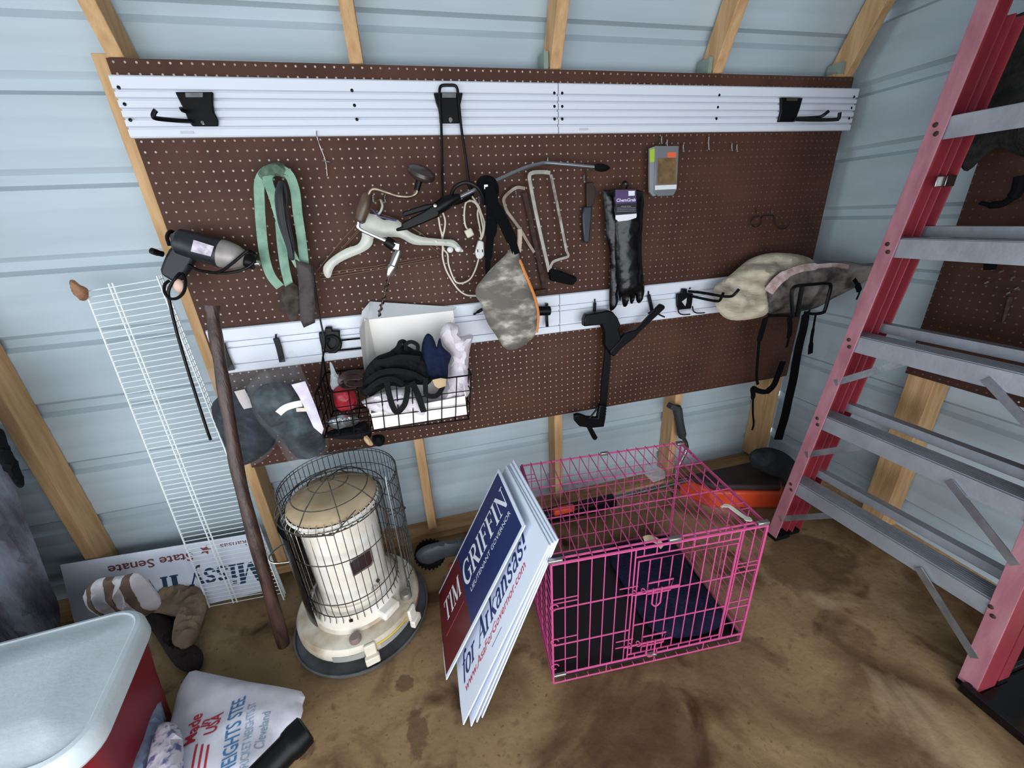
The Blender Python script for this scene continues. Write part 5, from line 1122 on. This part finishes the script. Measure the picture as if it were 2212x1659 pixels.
# carton
M_card = mat('white_carton', 'ebe6e0', .6)
x0, x1 = PY(806, 930, -.222).x, PY(1012, 905, -.222).x; zb_ = PY(815, 932, -.222).z+.004; y0, y1 = -.218, -.060
zf_ = PY(812, 893, -.222).z; zt_ = PY(800, 690, y1).z
ct = thing('white_carton', 'open white cardboard carton standing in the black wire basket', 'carton', ((x0+x1)/2, (y0+y1)/2, zb_))
xo = x0-.004; xb0 = PY(800, 720, y1).x; xb1 = PY(982, 700, y1).x
MB().prism([(x0, y0, zb_), (x1, y0, zb_), (max(x1, xb1), y1, zb_), (min(x0, xb0), y1, zb_)], (0, 0, .003)).build('carton_bottom', M_card, ct)
MB().prism([(x0, y0, zb_), (x1, y0, zb_), (x1, y0, zf_+.012), (x0, y0, zf_)], (0, .003, 0)).build('front_wall', M_card, ct)
MB().prism([(xb0, y1, zb_), (xb1, y1, zb_), (xb1, y1, zt_), (xb0, y1, zt_)], (0, .003, 0)).build('back_wall', M_card, ct)
tl1, tl2 = PY(786, 700, y1-.05), PY(776, 735, y1-.09)
MB().prism([V((xb0, y1, zb_)), V((xb0, y1, zt_)), PY(787, 690, y1-.03), PY(776, 715, y1-.04), V((x0, y0, zf_)), V((x0, y0, zb_))], (.003, 0, 0)).build('left_wall', M_card, ct)
MB().prism([V((x1, y0, zb_)), V((x1, y0, zf_+.01)), V((xb1, y1, zt_-.03)), V((xb1, y1, zb_))], (-.003, 0, 0)).build('right_wall', M_card, ct)
MB().prism([V((xb0, y1, zt_)), V((xb1, y1, zt_)), PY(986, 664, y1+.035), PY(799, 652, y1+.035)], (0, .002, .001)).build('top_flap', mat('carton_flap', 'd5d8da', .6), ct)
MB().prism([PY(799, 652, y1+.03), V((xb0, y1, zt_)), PY(776, 712, y1-.03), PY(782, 672, y1)], (.001, .002, 0)).build('corner_flap', mat('carton_flap2', 'd9dadb', .6), ct)
M_paper = mat('white_crumpled', 'dcd4da', .8, 0, 'cfc6cc', 12, .3, 30)
mb = MB(); mb.pillow(pys(Z4([(1845, 270), (1890, 192), (1950, 195), (1985, 230), (1995, 290), (2040, 278), (2086, 282), (2070, 350), (2055, 420), (2050, 560), (2062, 700), (1980, 770), (1880, 800), (1780, 800), (1735, 745), (1850, 720), (1900, 600), (1925, 430), (1870, 340)]), -.165), (0, -1, .2), .042, .03, .012, 24, .012, sm=2)
mb.single('crumpled_paper', M_paper, 'crumpled white cloth stuffed upright at the right end of the carton', 'cloth')
mb = MB(); mb.pillow(pys(Z4([(1275, 762), (1350, 725), (1450, 690), (1600, 672), (1700, 735), (1752, 800), (1735, 870), (1620, 850), (1500, 858), (1400, 850), (1330, 815)]), -.205), (0, -1, .3), .025, .04, .010, 26, .009, sm=2)
mb.single('crumpled_paper', M_paper, 'crumpled white cloth spilling over the front edge of the carton', 'cloth')
M_harn = mat('black_harness', '131516', .85, 0, '0b0c0d', 20, .5, 90)
hn = thing('strap_harness', 'tangled black strap harness piled in the white carton', 'harness', tuple(PY(850, 850, -.20)))
MB().pillow(pys(Z4([(1268, 700), (1275, 640), (1300, 540), (1340, 480), (1400, 428), (1480, 400), (1545, 350), (1600, 355), (1660, 385), (1730, 410), (1780, 500), (1790, 590), (1760, 640), (1650, 640), (1560, 660), (1480, 645), (1400, 690), (1330, 730)]), -.185), (0, -1, .4), .05, .05, .012, 28, .008, sm=2).build('webbing_pile', M_harn, hn)
for i, (p, w_) in enumerate((([(1460, 620, -.25), (1475, 700, -.25), (1500, 790, -.25), (1535, 838, -.25), (1585, 790, -.25), (1605, 720, -.25), (1612, 640, -.24)], .018), ([(1640, 620, -.25), (1680, 700, -.25), (1705, 770, -.25), (1728, 838, -.25)], .020), ([(1600, 400, -.22), (1598, 350, -.23), (1635, 330, -.23), (1680, 350, -.23), (1685, 390, -.22)], .012), ([(1500, 410, -.2), (1540, 370, -.22), (1560, 332, -.22), (1590, 335, -.21), (1600, 400, -.2)], .014), ([(1740, 590, -.24), (1740, 660, -.25), (1750, 715, -.25), (1820, 720, -.25), (1860, 660, -.24), (1860, 600, -.22)], .016), ([(1320, 620, -.22), (1400, 560, -.25), (1520, 540, -.26), (1640, 560, -.25), (1720, 600, -.24)], .018), ([(1300, 700, -.24), (1400, 620, -.26), (1500, 600, -.265), (1580, 640, -.25)], .016), ([(1360, 480, -.23), (1450, 470, -.25), (1560, 440, -.255), (1700, 450, -.24)], .016))):
    rb(Z4(p), w_, .003, k=6, nrm=(0, -1, .3), twist=.4 if i % 2 else 0).build('harness_strap', M_harn, hn)
mb = MB(); mb.pillow(pys(Z4([(1712, 420), (1716, 340), (1735, 290), (1758, 268), (1790, 290), (1812, 340), (1820, 372), (1832, 320), (1848, 302), (1862, 360), (1900, 400), (1928, 432), (1905, 500), (1902, 590), (1850, 610), (1780, 600), (1735, 560)]), -.20), (0, -1, .2), .028, .03, .008, 28, .007, sm=2)
mb.single('navy_cloth', mat('navy_cloth', '101a30', .95, 0, '18223c', 20, .4, 80), 'dark navy cloth bunched between the black harness and the white cloth', 'cloth')
MB().pillow(pys(Z4([(1790, 605), (1850, 592), (1890, 598), (1888, 650), (1835, 668), (1808, 650)]), -.262), (0, -1, 0), .004, .003, .001, 30, .008, sm=1).single('tan_tag', mat('tan_tag', 'b8a07c', .8), 'small tan tag lying on the black harness in the carton', 'tag')
MB().pillow(pys(Z4([(1068, 700), (1100, 655), (1160, 645), (1210, 665), (1242, 740), (1236, 800), (1160, 828), (1090, 800)]), -.17), (0, -1, 0), .035, .03, .008, 22, .010).single('red_bundle', mat('red_rubber', 'a81e2e', .45, 0, '7e1420', 30, .3, 60), 'bright red bundle in clear wrap at the left end of the wire basket', 'bundle')
MB().pillow(pys(Z4([(1045, 480), (1065, 490), (1095, 560), (1130, 600), (1120, 650), (1080, 690), (1050, 640), (1055, 560)]), -.16), (0, -1, 0), .008, .006, .005, 30, .008, sm=2).single('clear_wrap', mat('clear_film', 'd0dadc', .15, alpha=.45), 'peak of clear plastic wrap rising above the red bundle', 'plastic wrap')
bl = MB(); bl.ribbon(catmull(pys(Z4([(1240, 650, -.2), (1150, 650, -.2), (1130, 600, -.2), (1170, 560, -.19), (1250, 548, -.18), (1310, 580, -.18), (1290, 630, -.2), (1200, 640, -.21), (1150, 620, -.22), (1190, 590, -.22), (1270, 590, -.22)]), 0), 5), .022, .003, (.1, -.3, 1)); bl.single('rolled_belt', mat('belt_leather', '2b1c18', .5, 0, '45302a', 30), 'rolled dark brown belt between the red bundle and the black harness', 'belt')
MB().pillow(pys(Z4([(1025, 895), (1090, 870), (1150, 858), (1235, 872), (1262, 900), (1235, 930), (1170, 940), (1120, 962), (1060, 950)]), -.20), (0, -1, .4), .018, .02, .008, 30, .010, sm=2).single('silver_packet', mat('silver_foil', 'b4babc', .2, .8, '5a5e60', 30, .5, 60), 'shiny silver crinkled packet in the bottom of the wire basket', 'packet')
MB().pillow(pys(Z4([(1025, 985), (1100, 955), (1200, 945), (1300, 900), (1340, 960), (1345, 1020), (1250, 1035), (1120, 1035), (1040, 1020)]), -.17), (0, -1, .2), .04, .03, .006, 18, .012, sm=2).single('black_bag', M_harn, 'small black bag lying under the silver packet in the basket', 'bag')
MB().pillow(pys(Z4([(1355, 1010), (1420, 1000), (1448, 1030), (1435, 1075), (1395, 1088), (1362, 1060)]), -.16), (0, -1, .2), .02, .02, .003, 18, .010, sm=2).single('black_pouch', M_blackm, 'small black pouch hanging just under the basket by the heater', 'pouch')
MB().pillow(pys(Z4([(1285, 1000), (1310, 1000), (1345, 1045), (1360, 1075), (1335, 1082), (1300, 1050)]), -.20), (0, -1, 0), .01, .01, .002, 30, .008, sm=2).single('tan_piece', mat('tan_rubber', 'b59a74', .7), 'small tan piece hanging under the basket beside the black pouch', 'scrap')

# ---------------------------------------------------------------- two plastic bags of dark clothes
M_film = mat('clear_bag_film', 'c4d0d8', .24, 0, 'dfe6ea', 6, .25, 9, alpha=.055, spec=.8)
M_dkcl = mat('dark_clothes', '080c16', .9, 0, '202c3c', 13, .5, 40, lo=.42, hi=.66); M_gycl = mat('grey_clothes', '11161a', .9, 0, '46535a', 13, .8, 30, lo=.42, hi=.66)
b1 = thing('plastic_bag', 'clear plastic bag of dark navy clothes hanging behind the wooden stick', 'bag of clothes', tuple(PY(530, 1005, -.12)))
MB().pillow(pys([(432, 806), (452, 795), (485, 800), (505, 785), (525, 782), (560, 770), (572, 790), (590, 830), (606, 900), (603, 945), (580, 985), (545, 1006), (500, 1010), (478, 960), (458, 895), (440, 850)], -.075), (0, -1, 0), .05, .045, .008, 14, .011, fold=(V((.6, 0, .8)), 90)).build('bag_film', M_film, b1)
MB().pillow(pys([(456, 880), (490, 850), (530, 860), (570, 880), (598, 925), (592, 960), (560, 990), (525, 1006), (500, 1004), (478, 950)], -.075), (0, -1, 0), .030, .028, .010, 18, .009).build('clothes', M_dkcl, b1)
MB().pillow(pys(Z4([(355, 690), (430, 672), (465, 740), (485, 805), (425, 818), (390, 760)]), -.125), (0, -1, 0), .003, .002, .001, 20, .008, sm=1).build('paper_label', mat('label_dirty_white', 'c8c0be', .7), b1)
b2 = thing('plastic_bag', 'clear plastic bag of dark grey clothes with printed label, left of the basket', 'bag of clothes', tuple(PY(640, 1010, -.17)))
MB().pillow(pys(Z4([(445, 660), (520, 565), (600, 520), (680, 480), (735, 430), (775, 385), (825, 455), (850, 540), (900, 640), (950, 760), (985, 880), (1008, 980), (1045, 1075), (1010, 1150), (930, 1200), (870, 1240), (805, 1252), (745, 1180), (650, 1030), (560, 930), (480, 800)]), -.20), (0, -1, .1), .07, .055, .009, 14, .010, sm=2, fold=(V((.8, 0, .5)), 70)).build('bag_film', M_film, b2)
MB().pillow(pys(Z4([(480, 720), (560, 640), (680, 620), (780, 640), (880, 700), (950, 820), (990, 960), (1020, 1080), (950, 1160), (850, 1180), (770, 1130), (680, 1010), (590, 920), (500, 800)]), -.20), (0, -1, .1), .036, .035, .020, 15, .008, sm=2).build('clothes', M_gycl, b2)
mb = MB(); mb.pillow(pys(Z4([(768, 640), (868, 615), (905, 700), (950, 810), (1003, 960), (990, 1000), (930, 950), (870, 820), (820, 720)]), -.262), (0, -1, 0), .003, .002, .002, 20, .010, sm=1); mb.build('printed_sheet', mat('sheet_lilac', 'b9b0c4', .6, 0, 'd4cddc', 30), b2)
mb = MB(); mb.ribbon(catmull(pys(Z4([(675, 848, -.258), (720, 810, -.262), (780, 788, -.264), (845, 775, -.262)]), 0), 5), .020, .002, (0, -1, 0)); mb.build('size_strip', mat('strip_white', 'dcd8d0', .5), b2)
mb = MB(); mb.ribbon(pys(Z4([(805, 822, -.263), (885, 820, -.263)]), 0), .012, .002); mb.build('size_tag', mat('strip_cream', 'cfc6b4', .5), b2)

# ---------------------------------------------------------------- things on the end wall behind the ladder
Xp = 2.38
def pxs(pts, X=Xp): return [PX(p[0], p[1], X) for p in pts]
mb = MB(); mb.pillow(pxs([(2118, 110), (2150, 60), (2200, 30), (2260, 20), (2330, 80), (2340, 220), (2300, 330), (2212, 340), (2150, 320), (2090, 370), (2072, 340), (2085, 270), (2105, 200)]), (-1, -.2, 0), .04, .04, .012, 12, .018)
mb.single('mesh_net', mat('dark_net', '1c1d1b', .95, 0, '2c2b28', 40, .6, 120), 'dark tangled netting hung high on the end wall pegboard behind the ladder', 'net')
mb = MB(); mb.tube(catmull(pxs([(2118, 438), (2140, 443), (2165, 440), (2188, 425), (2200, 405), (2205, 380)]), 5), [.006]*5+[.010]*10+[.014]*11, 10); mb.single('curved_tool', M_blackm, 'black curved tool hanging behind the ladder between its upper steps', 'tool')
mb = MB(); mb.prism(pxs([(2128, 546), (2162, 546), (2158, 562), (2152, 582), (2134, 582), (2134, 560)]), (-.02, 0, 0)); mb.single('black_bracket', M_blackm, 'small black bracket on the end wall pegboard below a high ladder step', 'bracket')
for (x, y), lb in zip(((2148, 581), (2165, 587), (2134, 611), (2191, 600), (2199, 624), (2181, 634)), ('upper left', 'upper middle', 'lower left', 'upper right', 'right, with greenish tint', 'lower right')):
    mb = MB(); mb.tube([PX(x, y, 2.445), PX(x-5, y+1, 2.40), PX(x+3, y-3, 2.40)], .003, 6); mb.single('chrome_peg', M_chrome, 'short chrome peg on the end wall board, %s of the cluster' % lb, 'peg', 'chrome pegs on the end wall')
mb = MB(); mb.tube(pxs([(2182, 640), (2174, 668), (2165, 698)], 2.436), [.008, .006, .003], 8); mb.single('dark_pick', M_rust, 'thin dark pointed tool hanging below the chrome pegs on the end wall', 'tool')
